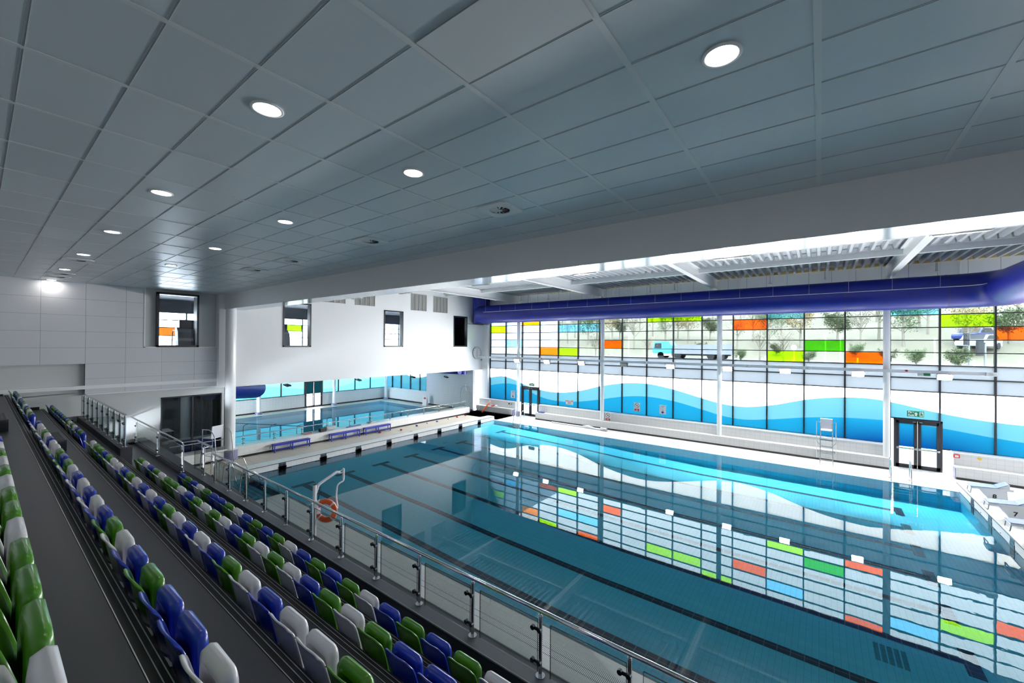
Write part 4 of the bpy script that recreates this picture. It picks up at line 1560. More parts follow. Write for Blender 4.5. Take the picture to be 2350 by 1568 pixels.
# viewing room shell + furniture
vr = MB()
vr.box(0.5, 8.4, 24.95, 33.0, 0.0, .02, 0)
vr.box(0.4, 0.5, 25.0, 33.1, 0, 3.6, 1)
vr.box(0.4, 8.45, 32.9, 33.1, 0, 3.6, 1)
vr.box(0.4, 8.45, 25.05, 33.1, 3.5, 3.6, 2)
tag(vr.build('viewing_room', ['vinyl', 'gym_wall', 'gym_wall']), 'dark viewing room behind the black framed window', 'room', kind='structure')
pr = thing('wall_viewing_partition', 'dark slotted partition between viewing room and teaching pool', 'partition', kind='structure')
b = MB()
for k in range(10):
    b.box(8.38, 8.46, 25.1 + k * .8, 25.1 + k * .8 + .42, 0, 3.5)
b.box(8.38, 8.46, 25.1, 33.0, 2.95, 3.5)
b.box(8.38, 8.46, 25.1, 33.0, 0, .25)
b.build('mullion', ['frame'], pr)
b = MB(); b.box(8.41, 8.43, 25.1, 33, .25, 2.95); b.build('glass_pane', ['clear'], pr)
b = MB(); b.cyl((7.2, 28.6, 0.02), .22, 3.48, 24)
tag(b.build('column', ['white_gloss']), 'round white column inside the viewing room', 'column', kind='structure')


for i, (xx, yy) in enumerate(((3.5, 27.0), (6.4, 27.0), (3.5, 30.5), (6.4, 30.5))):  # glowing panels added to brighten the otherwise dark viewing room
    t = thing('added_fill_panel', f'added square fill light in the viewing room ceiling, {ORD[i]} from the window', 'light', (xx, yy, 3.49), group='added fill lights in the viewing room')
    b = MB(); b.box(-.32, .32, -.32, .32, -.02, .01); b.build('frame', ['white_paint'], t)
    b = MB(); b.rect(-.3, .3, -.3, .3, -.021); b.build('diffuser', ['tube_and_fill_on'], t)


def table(x, y, wx, wy, label, h=.74, z=.02):
    t = thing('cafe_table', label, 'table', (x, y, z))
    b = MB(); b.box(-wx / 2, wx / 2, -wy / 2, wy / 2, h - .03, h); b.build('table_top', ['table'], t)
    for sx in (-1, 1):
        for sy in (-1, 1):
            b = MB(); b.box(sx * (wx / 2 - .05) - .02, sx * (wx / 2 - .05) + .02, sy * (wy / 2 - .05) - .02, sy * (wy / 2 - .05) + .02, 0, h - .03); b.build('leg', ['frame'], t)


table(5.9, 28.9, 1.5, 1.1, 'white square table deep inside the viewing room', 1.05)
table(5.9, 26.9, 1.4, .7, 'white cafe table nearer the viewing window')
t = thing('viewing_counter', 'long white counter just inside the viewing window', 'counter', (6.75, 25.55, .02))
b = MB(); b.box(-1.0, .98, -.16, .16, 1.02, 1.07); b.build('counter_top', ['table'], t)
b = MB(); b.box(-.95, .93, .02, .06, 0, 1.02); b.build('counter_front', ['bench_blue'], t)
for i in range(3):
    t = thing('cafe_chair', ['dark cafe chair left of the counter inside the viewing room', 'dark cafe chair behind the counter inside the viewing room', 'dark cafe chair right of the nearer cafe table'][i], 'chair', ((5.2, 6.3, 7.1)[i], (26.5, 26.2, 27.2)[i], .02), (0.3, 2.0, 4.0)[i], group='chairs in the viewing room')
    b = MB(); b.box(-.2, .2, -.2, .2, .43, .46); b.build('seat', ['wood' if i < 2 else 'frame'], t)
    b = MB(); b.box(-.2, .2, .17, .2, .5, .85); b.build('backrest', ['wood' if i < 2 else 'frame'], t)
    for sx in (-1, 1):
        for sy in (-1, 1):
            b = MB(); b.tube([(sx * .17, sy * .17, 0), (sx * .17, sy * .17, .43)], .012, 6); b.build('leg', ['chrome'], t)

# gym behind the upper windows
gr = MB()
gr.box(2.5, 28.0, 25.1, 31.9, 5.45, 5.55, 0)
gr.box(2.5, 28.0, 25.1, 31.9, 8.55, 8.65, 0)
gr.box(2.4, 2.5, 25.1, 31.9, 5.5, 8.6, 0)
gr.box(28.0, 28.1, 25.1, 31.9, 5.5, 8.6, 0)
gr.box(2.5, 28.0, 31.8, 31.9, 5.5, 5.75, 0)
gr.box(2.5, 28.0, 31.8, 31.9, 7.75, 8.6, 0)
tag(gr.build('gym_room', ['gym_wall']), 'dark gym room behind the upper end wall windows', 'room', kind='structure')
gw = thing('window_24', 'glazed outer wall of the gym with coloured panes', 'window', kind='structure')
b = MB()
for k in range(15):
    xx = 2.6 + k * 1.8
    b.box(xx - .04, xx + .04, 31.75, 31.9, 5.75, 7.75)
for z in (6.35, 6.85, 7.3):
    b.box(2.5, 28, 31.78, 31.88, z - .025, z + .025)
b.build('mullion', ['frame'], gw)
for k, mm_ in ((3, 'g_amber'), (2, 'g_orange'), (6, 'g_lime'), (10, 'g_amber'), (13, 'g_orange')):
    b = MB(); b.box(2.64 + k * 1.8, 4.36 + k * 1.8, 31.82, 31.83, 6.87 if k != 2 else 6.37, 7.28 if k != 2 else 6.83); b.build('glass_pane', [mm_], gw)
for i, (xx, yy) in enumerate(((7.0, 26.8), (13.0, 26.8), (20.5, 26.6))):
    t = thing('gym_tube_light', ['lit tube light in the gym behind the stand end window', 'lit tube light in the gym right of the thick column', 'lit tube light in the gym behind the middle window'][i], 'light', (xx, yy, 8.46))
    b = MB(); b.box(-.5, .5, -.05, .05, .02, .09); b.build('housing', ['white_paint'], t)
    b = MB(); b.box(-.49, .49, -.045, .045, 0, .02); b.build('tube', ['tube_and_fill_on'], t)


def treadmill(x, y, label):
    t = thing('treadmill', label, 'treadmill', (x, y, 5.56))
    b = MB(); b.box(-.42, .42, -1.0, .9, 0, .22); b.build('running_deck', ['gym_machine'], t, bevel=.03)
    b = MB(); b.prism([(-.95, .2), (-.5, .2), (-.35, .95), (-.35, 1.12), (-.62, 1.16), (-.85, .95)], 'x', -.44, .44); b.build('motor_shroud', ['gym_machine'], t, bevel=.03)
    for s in (-1, 1):
        b = MB(); b.tube(rounded([(s * .42, -.6, 1.0), (s * .42, .1, 1.0), (s * .42, .25, .2)], .12), .025, 8); b.build('handrail', ['frame'], t)
    b = MB(); b.box(-.35, .35, -.75, -.6, 1.12, 1.55); b.build('console', ['frame'], t, bevel=.02)


treadmill(6.6, 26.7, 'grey treadmill behind the stand end gym window')
treadmill(11.2, 26.8, 'grey treadmill behind the gym window right of the thick column')
treadmill(24.9, 26.6, 'grey treadmill behind the last gym window')
b = MB(); b.box(6.88, 7.2, 25.62, 25.66, 5.95, 6.52)
tag(b.build('towel', ['towel']), 'bright blue towel hanging on the treadmill in the stand end window', 'towel')
t = thing('cross_trainer', 'slim grey exercise machine at the edge of the stand end gym window', 'exercise machine', (5.35, 26.4, 5.56))
b = MB(); b.box(-.15, .15, -.5, .5, 0, .2); b.build('base', ['gym_machine'], t)
b = MB(); b.tube(rounded([(0, 0, .2), (.15, -.1, .9), (.0, -.2, 1.2), (-.05, 0, 1.75)], .15), .03, 8); b.build('handle_bar', ['steel'], t)
b = MB(); b.box(-.15, .12, -.1, .05, 1.1, 1.5); b.build('console', ['frame'], t)
t = thing('weights_rig', 'black and red gym rig behind the middle end wall window', 'exercise machine', (18.1, 27.2, 5.56))
for sx in (-.6, .6):
    b = MB(); b.box(sx - .04, sx + .04, -.04, .04, 0, 2.2); b.build('upright', ['frame'], t)
b = MB(); b.box(-.64, .64, -.04, .04, 1.7, 1.78); b.build('cross_bar', ['frame'], t)
for sx in (-.45, .45):
    b = MB(); b.cyl((sx, -.1, .9), .22, .06, 20, 0, 'x'); b.build('weight_plate', ['black'], t)
b = MB(); b.box(-.3, .1, -.3, .2, .3, .5); b.build('bench_pad', ['red'], t)

# teaching hall windows and door
tf = thing('window_25', 'low band of blue wave glass in the far teaching pool wall', 'window', kind='structure')
xm = [0.6 + .0, 1.99, 3.76, 5.53, 7.3, 9.08, 10.85, 12.62, 14.39, 16.16, 18.2, 19.85, 21.46, 23.24, 25.0, 26.86]
b = MB()
for xx in xm:
    b.box(xx - .045, xx + .045, 37.48, 37.62, 1.23, 3.95)
b.box(.5, 18.2, 37.5, 37.62, 1.2, 1.26)
b.box(19.85, 26.9, 37.5, 37.62, 1.2, 1.26)
b.build('mullion', ['frame'], tf)
for xa, xb in zip(xm[:-1], xm[1:]):
    if abs(xa - 18.2) < .01:
        continue
    b = MB()
    N = 8
    for k in range(N):
        p, q = xa + .045 + (xb - xa - .09) * k / N, xa + .045 + (xb - xa - .09) * (k + 1) / N
        za = [1.26, 1.9 + .3 * math.sin(p * .55), 3.95]
        zq = [1.26, 1.9 + .3 * math.sin(q * .55), 3.95]
        for j in (0, 1):
            b.quad((p, 37.56, za[j]), (q, 37.56, zq[j]), (q, 37.56, zq[j + 1]), (p, 37.56, za[j + 1]), 1 - j)
    b.build('wave_pane', ['film_teach', 'film_teach2'], tf)
ts = thing('window_26', 'band of blue wave glass in the side wall of the teaching pool hall', 'window', kind='structure')
ymm = [30.92, 31.95, 33.42, 34.93, 36.4, 37.45]
b = MB()
for yy in ymm:
    b.box(26.9, 27.05, yy - .06, yy + .06, 1.26, 3.95)
b.build('mullion', ['frame'], ts)
for ya, yb in zip(ymm[:-1], ymm[1:]):
    b = MB()
    N = 8
    for k in range(N):
        p, q = ya + .06 + (yb - ya - .12) * k / N, ya + .06 + (yb - ya - .12) * (k + 1) / N
        f1 = lambda y: 2.1 + .28 * math.sin((y - 31) * 1.1 + 1.2)
        f2 = lambda y: 2.75 - .22 * math.sin((y - 31) * 1.0)
        A, B2 = [1.26, f1(p), f2(p), 3.95], [1.26, f1(q), f2(q), 3.95]
        for j in (0, 1, 2):
            b.quad((26.98, p, A[j]), (26.98, q, B2[j]), (26.98, q, B2[j + 1]), (26.98, p, A[j + 1]), j)
    b.build('wave_pane', ['film_teach2', 'film_teach', 'film_white'], ts)
t = thing('door_3', 'black framed glazed double doors at the far side of the teaching pool', 'door', (19.02, 37.5, 0), kind='structure')
b = MB()
for (p, q, r, s) in ((-.82, -.74, 0, 2.5), (.74, .82, 0, 2.5), (-.82, .82, 2.42, 2.5), (-.82, .82, 0, .04)):
    b.box(p, q, -.05, .08, r, s)
b.build('door_frame', ['frame'], t)
b = MB(); b.box(-.8, .8, .03, .05, 2.5, 3.95); b.build('fanlight', [M['film_teach']], t)
for s in (-1, 1):
    y0, y1 = min(s * .01, s * .74), max(s * .01, s * .74)
    b = MB()
    for (p, q, r, ss) in ((y0, y0 + .09, .04, 2.42), (y1 - .09, y1, .04, 2.42), (y0, y1, .04, .16), (y0, y1, 2.3, 2.42)):
        b.box(p, q, -.03, .03, r, ss)
    lf = b.build('door_leaf', ['frame'], t)
    b = MB(); b.box(y0 + .09, y1 - .09, -.003, .003, .16, 1.25, 0); b.box(y0 + .09, y1 - .09, -.003, .003, 1.25, 2.3, 1); b.build('glass_pane', [M['film_white'], M['film_teach']], lf)
    b = MB(); b.box(y0 + .04, y1 - .04, -.09, -.05, 1.0, 1.04); b.build('push_bar', ['steel'], lf)

# hanging floods in the teaching hall
for i, (x, y, z) in enumerate(((13.6, 30.6, 2.92), (19.3, 30.6, 2.92), (24.0, 29.4, 2.95), (25.8, 27.0, 2.98), (18.3, 34.2, 3.35))):
    t = thing('hanging_floodlight', f'black floodlight hung on two rods over the teaching pool, {ORD[i]} from the thick column' if i < 4 else 'black floodlight hung in front of the teaching pool doors', 'floodlight', (x, y, z), .5, group='hanging floodlights over the teaching pool')
    b = MB(); b.prism([(-.16, -.12), (.14, -.02), (.17, .08), (-.13, -.02)], 'x', -.24, .24); b.build('housing', ['black'], t)
    b = MB(); b.quad((-.2, -.14, -.112), (.2, -.14, -.112), (.2, .12, -.03), (-.2, .12, -.03)); b.build('lens', ['dark_metal'], t)
    b = MB()
    for s in (-.27, .27):
        b.tube([(s, 0, 0), (s, 0, .22)], .012, 6)
    b.tube([(-.27, 0, .2), (.27, 0, .2)], .012, 6)
    b.build('yoke', ['steel'], t)
    b = MB()
    for s in (-.25, .25):
        b.tube([(s, 0, .2), (s, 0, 3.94 - z)], .008, 6)
    b.build('drop_rod', ['steel'], t)

# ================================================================== POOLSIDE THINGS
def bench(x, y, label):
    t = thing('poolside_bench', label, 'bench', (x, y, 0), group='blue benches by the low dividing wall')
    L_ = 2.0
    b = MB()
    for k in range(3):
        b.box(0, L_, -.15 + k * .105, -.06 + k * .105, .42, .455)
    b.build('seat_slats', ['bench_blue'], t, bevel=.006)
    b = MB(); b.box(.03, L_ - .03, -.12, .12, .12, .145); b.build('shoe_shelf', ['bench_blue'], t)
    for px in (.06, L_ / 2, L_ - .06):
        for py in (-.13, .13):
            b = MB(); b.box(px - .025, px + .025, py - .025, py + .025, 0, .42); b.build('leg', ['bench_blue'], t, bevel=.005)
    b = MB(); b.box(.03, L_ - .03, -.145, -.115, .36, .42); b.build('rail', ['bench_blue'], t)


bench(9.76, 23.62, 'blue slatted bench nearest the thick white column')
bench(12.97, 23.62, 'blue slatted bench in the middle of the three')
bench(15.30, 23.62, 'blue slatted bench farthest from the thick white column')


def high_chair(loc, rz, label, label_mat='chrome'):
    t = thing('lifeguard_chair', label, 'lifeguard chair', loc, rz)
    # local: seat faces -x, width along y
    for s in (-1, 1):
        b = MB()
        b.tube([(0, s * .26, 0), (.12, s * .235, 1.75), (.13, s * .235, 2.12)], .02, 8); b.build('front_leg', ['chrome'], t)
        b = MB()
        b.tube(rounded([(1.2, s * .40, 0), (1.0, s * .40, 1.9), (.75, s * .40, 2.16), (.13, s * .25, 2.12)], .15), .02, 8); b.build('rear_leg', ['chrome'], t)
    for z in (.28, .62, .95, 1.28):
        b = MB(); b.box(.02 + z * .055 - .03, .02 + z * .055 + .03, -.25, .25, z - .012, z + .012); b.build('ladder_rung', ['steel'], t)
    b = MB(); b.box(.12, .62, -.25, .25, 1.72, 1.76); b.build('seat', ['hoist'], t, bevel=.02)
    b = MB(); b.prism([(.58, 1.76), (.62, 1.76), (.70, 2.28), (.66, 2.28)], 'y', -.25, .25); b.build('backrest', ['hoist'], t, bevel=.02)
    b = MB(); b.box(.05, .10, -.23, .23, 1.26, 1.30); b.build('footrest', ['steel'], t)
    b = MB()
    b.tube([(1.16, -.40, .45), (1.16, .40, .45)], .015, 6); b.tube([(.06, -.25, 1.0), (1.08, -.4, 1.0)], .012, 6); b.tube([(.06, .25, 1.0), (1.08, .4, 1.0)], .012, 6)
    b.build('brace', ['chrome'], t)


high_chair((25.8, -.27, 0), 0, 'tall steel lifeguard chair with white seat beside the long bench')
high_chair((27.0, 24.9, 0), PI / 2, 'white lifeguard chair standing in the teaching hall doorway corner')
high_chair((6.25, 21.9, 0), -PI / 2 + .4, 'lifeguard chair with white seat behind the balustrade by the entry steps')


def ladder(loc, rz, label, inner=True):
    t = thing('pool_ladder', label, 'pool ladder', loc, rz, group='steel pool ladders')
    for s in (-1, 1):
        b = MB()
        b.tube(rounded([(.62, s * .33, 0), (.55, s * .33, .92), (.30, s * .33, .95), (.10, s * .33, .62), (.12, s * .33, .25), (.02, s * .33, 0), (-.06, s * .33, -.6)], .14, 6), .021, 10)
        b.build('grab_rail', ['chrome'], t)
        b = MB(); b.cyl((.62, s * .33, 0), .05, .012, 14); b.build('floor_flange', ['chrome'], t)
    for k in range(4):
        b = MB(); b.box(-.10, .0, -.32, .32, -.06 - .13 * k, -.035 - .13 * k); b.build('rung', ['steel'], t)


ladder((24.72, -2.88, 0), 0, 'steel grab rail ladder in front of the deep end fire exit')
ladder((24.62, 18.2, 0), 0, 'steel grab rail ladder in front of the shallow end fire door')

# entry step handrails in the recessed steps
t = thing('step_handrail', 'pair of curved steel handrails down the recessed pool entry steps', 'handrail', (6.2, 18.6, 0))
for s in (-.9, 0.9):
    b = MB()
    b.tube(rounded([(-.05, s, 0), (.0, s, .95), (.35, s, 1.0), (.8, s, .55), (1.35, s, .15), (1.4, s, -.3)], .2, 6), .021, 10)
    b.build('handrail', ['chrome'], t)
t = thing('step_handrail', 'tall looped steel handrails at the back of the recessed entry steps', 'handrail', (6.3, 20.35, 0))
for s in (0, .5):
    b = MB()
    b.tube(rounded([(s, 0, 0), (s + .02, 0, .9), (s + .35, -.1, .95), (s + .5, -.15, .5), (s + .55, -.2, 0), (s + .6, -.3, -.25)], .15, 6), .021, 10)
    b.build('handrail', ['chrome'], t)

# pool hoist
t = thing('pool_hoist', 'white poolside hoist with a bent lifting arm', 'pool hoist', (6.25, 12.2, 0))
b = MB(); b.cyl((0, 0, 0), .10, .03, 20); b.cyl((0, 0, 0), .055, 1.68, 18); b.build('mast', ['hoist'], t)
b = MB(); b.cyl((0, 0, 1.68), .057, .02, 18); b.build('mast_cap', ['dark_metal'], t)
b = MB(); b.tube(rounded([(.03, 0, 1.42), (.08, 0, 1.66), (.70, 0, 1.90), (.86, 0, 1.86)], .08), [.05] * 2 + [.05] * 12, 4) if False else b.tube([(.03, 0, 1.42), (.09, 0, 1.62), (.16, 0, 1.68), (.70, 0, 1.90), (.80, 0, 1.86)], .048, 6); b.build('boom', ['hoist'], t)
b = MB(); b.cyl((.93, 0, 1.60), .036, .36, 14); b.tube([(.72, 0, 1.88), (.93, 0, 1.93)], .014, 6); b.tube([(.78, 0, 1.84), (.93, 0, 1.83)], .014, 6); b.build('head_tube', ['hoist'], t)
b = MB(); b.tube(rounded([(.94, 0, 1.62), (.93, 0, 1.56), (.72, 0, 1.50), (.69, 0, 1.1), (.74, 0, .80)], .12, 6), .024, 10); b.build('drop_bar', ['hoist'], t)
b = MB(); b.tube([(.64, -.17, .80), (.84, .17, .80)], .018, 8); b.build('spreader_bar', ['hoist'], t)
b = MB(); b.tube([(.10, 0, 1.15), (.17, 0, 1.58)], .016, 8); b.build('lift_cylinder', ['dark_metal'], t)
b = MB(); b.box(.03, .16, -.06, .06, .78, 1.18); b.build('control_box', ['hoist'], t, bevel=.01)
t = thing('lifebuoy', 'orange and white lifebuoy ring hanging on the pool hoist', 'lifebuoy', (6.50, 12.0, .87))
b = MB()
N, K = 36, 12
for i in range(N):
    a0, a1 = 2 * PI * i / N, 2 * PI * (i + 1) / N
    vs = []
    for a in (a0, a1):
        for k in range(K):
            q = 2 * PI * k / K
            rr = .28 + .085 * math.cos(q)
            vs.append((rr * math.cos(a) * .55 + .085 * .7 * math.sin(q) * .83, rr * math.cos(a) * -.83 + .085 * .7 * math.sin(q) * .55, rr * math.sin(a)))
    band = (i % 9) in (4,)
    b.add(vs, [(k, (k + 1) % K, K + (k + 1) % K, K + k) for k in range(K)], 1 if band else 0, True)
b.build('ring', ['orange', 'reflective'], t)
b = MB()
b.tube([(.37 * math.cos(a) * .55 - .02, .37 * math.cos(a) * -.83 - .02, .37 * math.sin(a)) for a in np.linspace(0, 2 * PI, 25)], .006, 5, caps=False); b.build('grab_line', ['reflective'], t)

# starting blocks
def start_block(X, num, label):
    t = thing('starting_block', label, 'starting block', (X, -4.62, .31), group='numbered starting blocks')
    b = MB()
    b.add([(-.2, -.42, 0), (.2, -.42, 0), (.2, -.85, 0), (-.2, -.85, 0), (-.25, -.12, .44), (.25, -.12, .44), (.25, -.80, .47), (-.25, -.80, .47)],
          [(3, 2, 1, 0), (4, 5, 6, 7), (0, 1, 5, 4), (1, 2, 6, 5), (2, 3, 7, 6), (3, 0, 4, 7)])
    b.build('pedestal', ['block_white'], t, bevel=.01)
    b = MB(); b.prism([(.10, .41), (.10, .47), (-.95, .56), (-.95, .48)], 'x', -.26, .26); b.build('platform', ['block_white'], t, bevel=.015)
    b = MB(); b.prism([(.10, .475), (.10, .487), (-.62, .548), (-.62, .536)], 'x', -.25, .25); b.build('grip_top', ['block_top'], t)
    b = MB(); b.prism([(-.58, .54), (-.86, .545), (-.86, .70), (-.84, .70)], 'x', -.25, .25); b.build('back_plate', ['block_white'], t)
    b = MB(); b.prism([(-.575, .555), (-.835, .712), (-.845, .70), (-.585, .543)], 'x', -.235, .235); b.build('back_plate_top', ['block_top'], t)
    b = MB()
    b.tube(rounded([(-.22, .07, .43), (-.22, .10, .22), (.22, .10, .22), (.22, .07, .43)], .06, 5), .016, 8)
    b.build('backstroke_handle', ['chrome'], t)
    text('number', num, .20, 'ink', t, (-.236, -.50, .22), (PI / 2 - .0, 0, -PI / 2), bold=.006)
    text('number', num, .16, 'ink', t, (0, -.27, .22), (math.radians(122), 0, PI), bold=.005)


for X, nmb, lab in ((22.86, '8', 'starting block number eight, nearest the window wall'), (20.86, '7', 'starting block number seven between blocks eight and six'), (18.86, '6', 'starting block number six, cut by the picture edge')):
    start_block(X, nmb, lab)

# rescue things, hoses, odds and ends
b = MB(); b.tube([(27.55, -.72, .62), (27.55, -.80, .625), (27.55, -1.6, .625), (27.55, -1.68, .62)], [.03, .065, .065, .03], 14)
t = thing('rescue_tube', 'orange rescue tube lying on the long bench behind the lifeguard chair', 'rescue tube', (0, 0, 0)); b.build('float', ['orange'], t)
b = MB(); b.tube([(27.5, -1.1, .69), (27.45, -1.2, .73), (27.5, -1.3, .70)], .012, 6); b.build('strap', ['black'], t)
t = thing('rescue_tube', 'orange rescue tube leaning on the bench end in the far corner', 'rescue tube', (0, 0, 0))
b = MB(); b.tube([(26.6, 23.4, .02), (26.62, 23.36, .08), (26.98, 22.95, .78), (27.0, 22.92, .84)], [.03, .065, .065, .03], 12); b.build('float', ['orange'], t)
t = thing('vacuum_hose', 'pale grey pool vacuum pipe lying along the deck by the bench', 'hose', (0, 0, 0))
b = MB(); b.tube([(26.62, 16.3, .05), (26.58, 15.0, .05), (26.52, 13.6, .06)], .05, 10); b.build('pipe', ['hose'], t)
b = MB(); b.tube([(26.5, 13.6, .09), (26.5, 13.2, .11), (26.48, 12.7, .06), (26.45, 12.1, .07)], [.06, .12, .07, .07], 12); b.build('sleeve', ['hose'], t)
b = MB(); b.tube([(26.45, 12.2, .10), (26.45, 11.75, .10)], [.11, .11], 14); b.build('coupling', ['alu'], t)
yl = MB()
yl.box(25.25, 25.275, -5.0, 19.5, 0, .004)
tag(yl.build('deck_line', ['yellow']), 'thin yellow safety line along the deck by the windows', 'line', kind='structure')
for i, (yy, c_, lab) in enumerate(((-4.78 - .25, 'red', 'small red alarm box on the wall beyond the deep end door'), (-5.75, 'yellow', 'small yellow tap on the wall right of the red alarm box'))):
    b = MB(); b.box(27.34, 27.42, yy - .1, yy + .1, .90, 1.05) if i == 0 else b.cyl((27.33, yy, .97), .05, .09, 12, 0, 'x')
    if i == 0:
        b.box(27.335, 27.34, yy - .06, yy + .06, .93, 1.02, 1)
    tag(b.build('wall_box' if i == 0 else 'wall_tap', [c_, 'sign_white']), lab, 'alarm' if i == 0 else 'tap')
for i, (yy, xx, c_) in enumerate(((21.0, 27.33, 'black'), (20.75, 27.33, 'grey'), (23.2, 27.33, 'sign_white'))):
    b = MB(); b.cyl((xx, yy, .92), .06 if i < 2 else .1, .09, 14, 0, 'x')
    tag(b.build('wall_socket', [c_]), ['small black socket on the far corner wall', 'small grey socket beside the black one by the far door', 'round white fitting on the far corner wall'][i], 'fitting')
t = thing('goggle_pile', 'small heap of red kit on the short bench in the far corner', 'kit', (27.2, 22.7, .556))
b = MB(); b.ball((0, 0, .05), .16, 12, 6, 0, (.8, 1.3, .4)); b.build('bag', ['red'], t)
b = MB(); b.ball((0, -.45, .07), .13, 12, 6, 0, (.9, 1.2, .6)); b.build('rope_coil', ['hose'], t)
b = MB(); b.box(27.05, 27.3, 17.35, 17.85, .556, .62)
tag(b.build('kickboard', ['blue'], bevel=.02), 'blue kickboard on the end of the long bench by the far door', 'kickboard')
# pool cleaning kit on the divider
t = thing('pool_cleaner', 'white pool cleaner with looped handle on the low dividing wall', 'pool cleaner', (13.4, 24.35, .57))
b = MB(); b.box(-.3, .3, -.2, .2, .03, .24); b.build('body', ['hoist'], t, bevel=.05)
b = MB(); b.tube(rounded([(-.2, 0, .2), (-.2, 0, .75), (.15, 0, .75), (.2, 0, .2)], .15), .015, 8); b.build('handle', ['dark_metal'], t)
b = MB(); b.box(-.75, -.42, -.16, .12, 0, .22); tag(b.build('battery_box', ['black'], loc=(13.4, 24.2, .571)), 'black power box beside the pool cleaner on the dividing wall', 'box')
b = MB()
b.tube([(11.95 + .28 * math.cos(a) * (1 + .05 * math.sin(3 * a)), 24.25 + .2 * math.sin(a), .585) for a in np.linspace(0, 4 * PI, 40)], .012, 6)
tag(b.build('cable_coil', ['orange']), 'coil of orange cable on the low dividing wall', 'cable')
b = MB(); b.tube([(14.3, 24.05, .60), (15.4, 24.15, .60)], .03, 8); tag(b.build('pole_bundle', ['ink_blue']), 'dark blue pole lying on the dividing wall behind the second bench', 'pole')
b = MB(); b.box(16.1, 16.6, 24.2, 24.5, .571, .66); tag(b.build('folded_cover', ['g_bl'] if False else ['blue_pale'], bevel=.02) if False else b.build('folded_cover', ['alu'], bevel=.02), 'pale folded cover on the dividing wall between benches two and three', 'cover')
b = MB()
pp = [(8.2, 21.9, .012), (10.2, 21.7, .012), (12.0, 21.35, .012), (14.0, 21.2, .012), (17.0, 21.9, .012), (18.0, 22.1, .012)]
b.tube(pp, .012, 6); tag(b.build('deck_cable', ['black']), 'thin black cable along the deck between benches and pool end', 'cable')
for i, (xx, yy, c_) in enumerate(((16.3, 23.3, 'red'), (17.7, 22.9, 'red'), (19.3, 23.2, 'blue'), (20.4, 23.3, 'hose'), (21.3, 23.25, 'blue'), (22.6, 23.35, 'hose'), (23.6, 23.4, 'red'), (24.6, 23.45, 'red'))):
    b = MB(); b.cyl((0, -.07, .05), .05, .14, 12, 0, 'y')
    tag(b.build('lane_float', [c_], loc=(xx, yy, 0)), f'{dict(red="red", blue="blue", hose="white")[c_]} lane float lying by the dividing wall, {ORD[i]} from the benches', 'float', group='loose lane floats on the deck')
t = thing('towel_rack', 'free standing steel rail frame by the far corner wall', 'rack', (26.75, 24.05, 0))
for s in (-.25, .25):
    b = MB(); b.tube([(0, s, 0), (0, s, 1.0)], .018, 8); b.build('upright', ['chrome'], t)
b = MB(); b.tube(rounded([(0, -.25, 1.0), (0, -.25, 1.15), (0, .25, 1.15), (0, .25, 1.0)], .12), .018, 8); b.build('top_hoop', ['chrome'], t)
t = thing('floor_sign', 'small white folding notice board at the corner of the teaching pool', 'sign', (26.2, 30.3, 0), .3)
b = MB(); b.prism([(-.18, 0), (.02, .95), (.04, .95), (-.16, 0)], 'y', -.22, .22); b.build('front_board', ['sign_white'], t)
b = MB(); b.prism([(.20, 0), (.0, .95), (.02, .95), (.22, 0)], 'y', -.22, .22); b.build('rear_board', ['sign_white'], t)
b = MB(); b.disc((-.05, 0, .68), .13, 20, 0, 'x', True); b.build('round_symbol', ['ink_red'], t)
t = thing('access_ramp_rail', 'inclined steel handrail with wire infill over the teaching pool steps', 'handrail', (8.9, 25.2, 0))
b = MB(); b.tube([(0, 5.0, 1.0), (3.6, .3, .75)], .022, 8); b.build('handrail', ['chrome'], t)
for k in range(4):
    b = MB(); f_ = k / 3
    b.tube(rounded([(.2 + 3.0 * f_, 4.7 - 4.0 * f_, -.25), (.2 + 3.0 * f_, 4.7 - 4.0 * f_, .80), (.5 + 3.0 * f_, 4.5 - 4.0 * f_, .9)], .15), .018, 8); b.build('post', ['chrome'], t)
for k in range(5):
    b = MB(); b.tube([(0.2, 4.7, .15 + k * .15), (3.4, .6, .1 + k * .12)], .005, 5); b.build('wire', ['steel'], t)
for i, (xx, yy) in enumerate(((18.6, 36.9), (24.6, 36.8))):
    b = MB(); b.ball((xx, yy, 3.75), .12, 14, 8); tag(b.build('security_camera', ['white_gloss']), ['white dome camera over the teaching pool doors', 'white dome camera near the far teaching pool corner'][i], 'camera')
b = MB(); b.cyl((27.6, YW - .06, 4.55), .07, .06, 14, 0, 'y'); tag(b.build('wall_sensor', ['grey']), 'small grey sensor on the end wall below the clock', 'sensor')
for i, yy in enumerate((20.0, 17.3, 9.2, 7.6, 2.3, -.2 + 0, -4.4)):
    b = MB(); b.lathe([(.001, .0), (.12, .02), (.12, .05), (.03, .07), (.02, .5)], (0, 0, 0), 16, 0)
    tag(b.build('wall_sprinkler_head', ['alu'], loc=(27.6, yy, 9.55)), f'pale disc fitting on the wall above the blue duct, {ORD[i]} from the far end', 'fitting', group='disc fittings above the duct')
for i, yy in enumerate((19.3, 11.9, 3.9, -5.2)):
    b = MB(); b.tube([(0, 0, 0), (0, 0, 1.0)], .05, 12); tag(b.build('rainwater_pipe', ['white_gloss'], loc=(27.8, yy, 9.05)), f'white pipe rising above the blue duct, {ORD[i]} from the far end', 'pipe', group='white pipes above the duct')

# ================================================================== OUTSIDE
def zter(x):
    return float(np.interp(x, [28, 28.6, 33, 40, 46, 54, 57, 62, 75, 100], [-.1, -.1, 3.3, 4.2, 4.42, 4.5, 5.2, 6.6, 9.2, 16.0]))


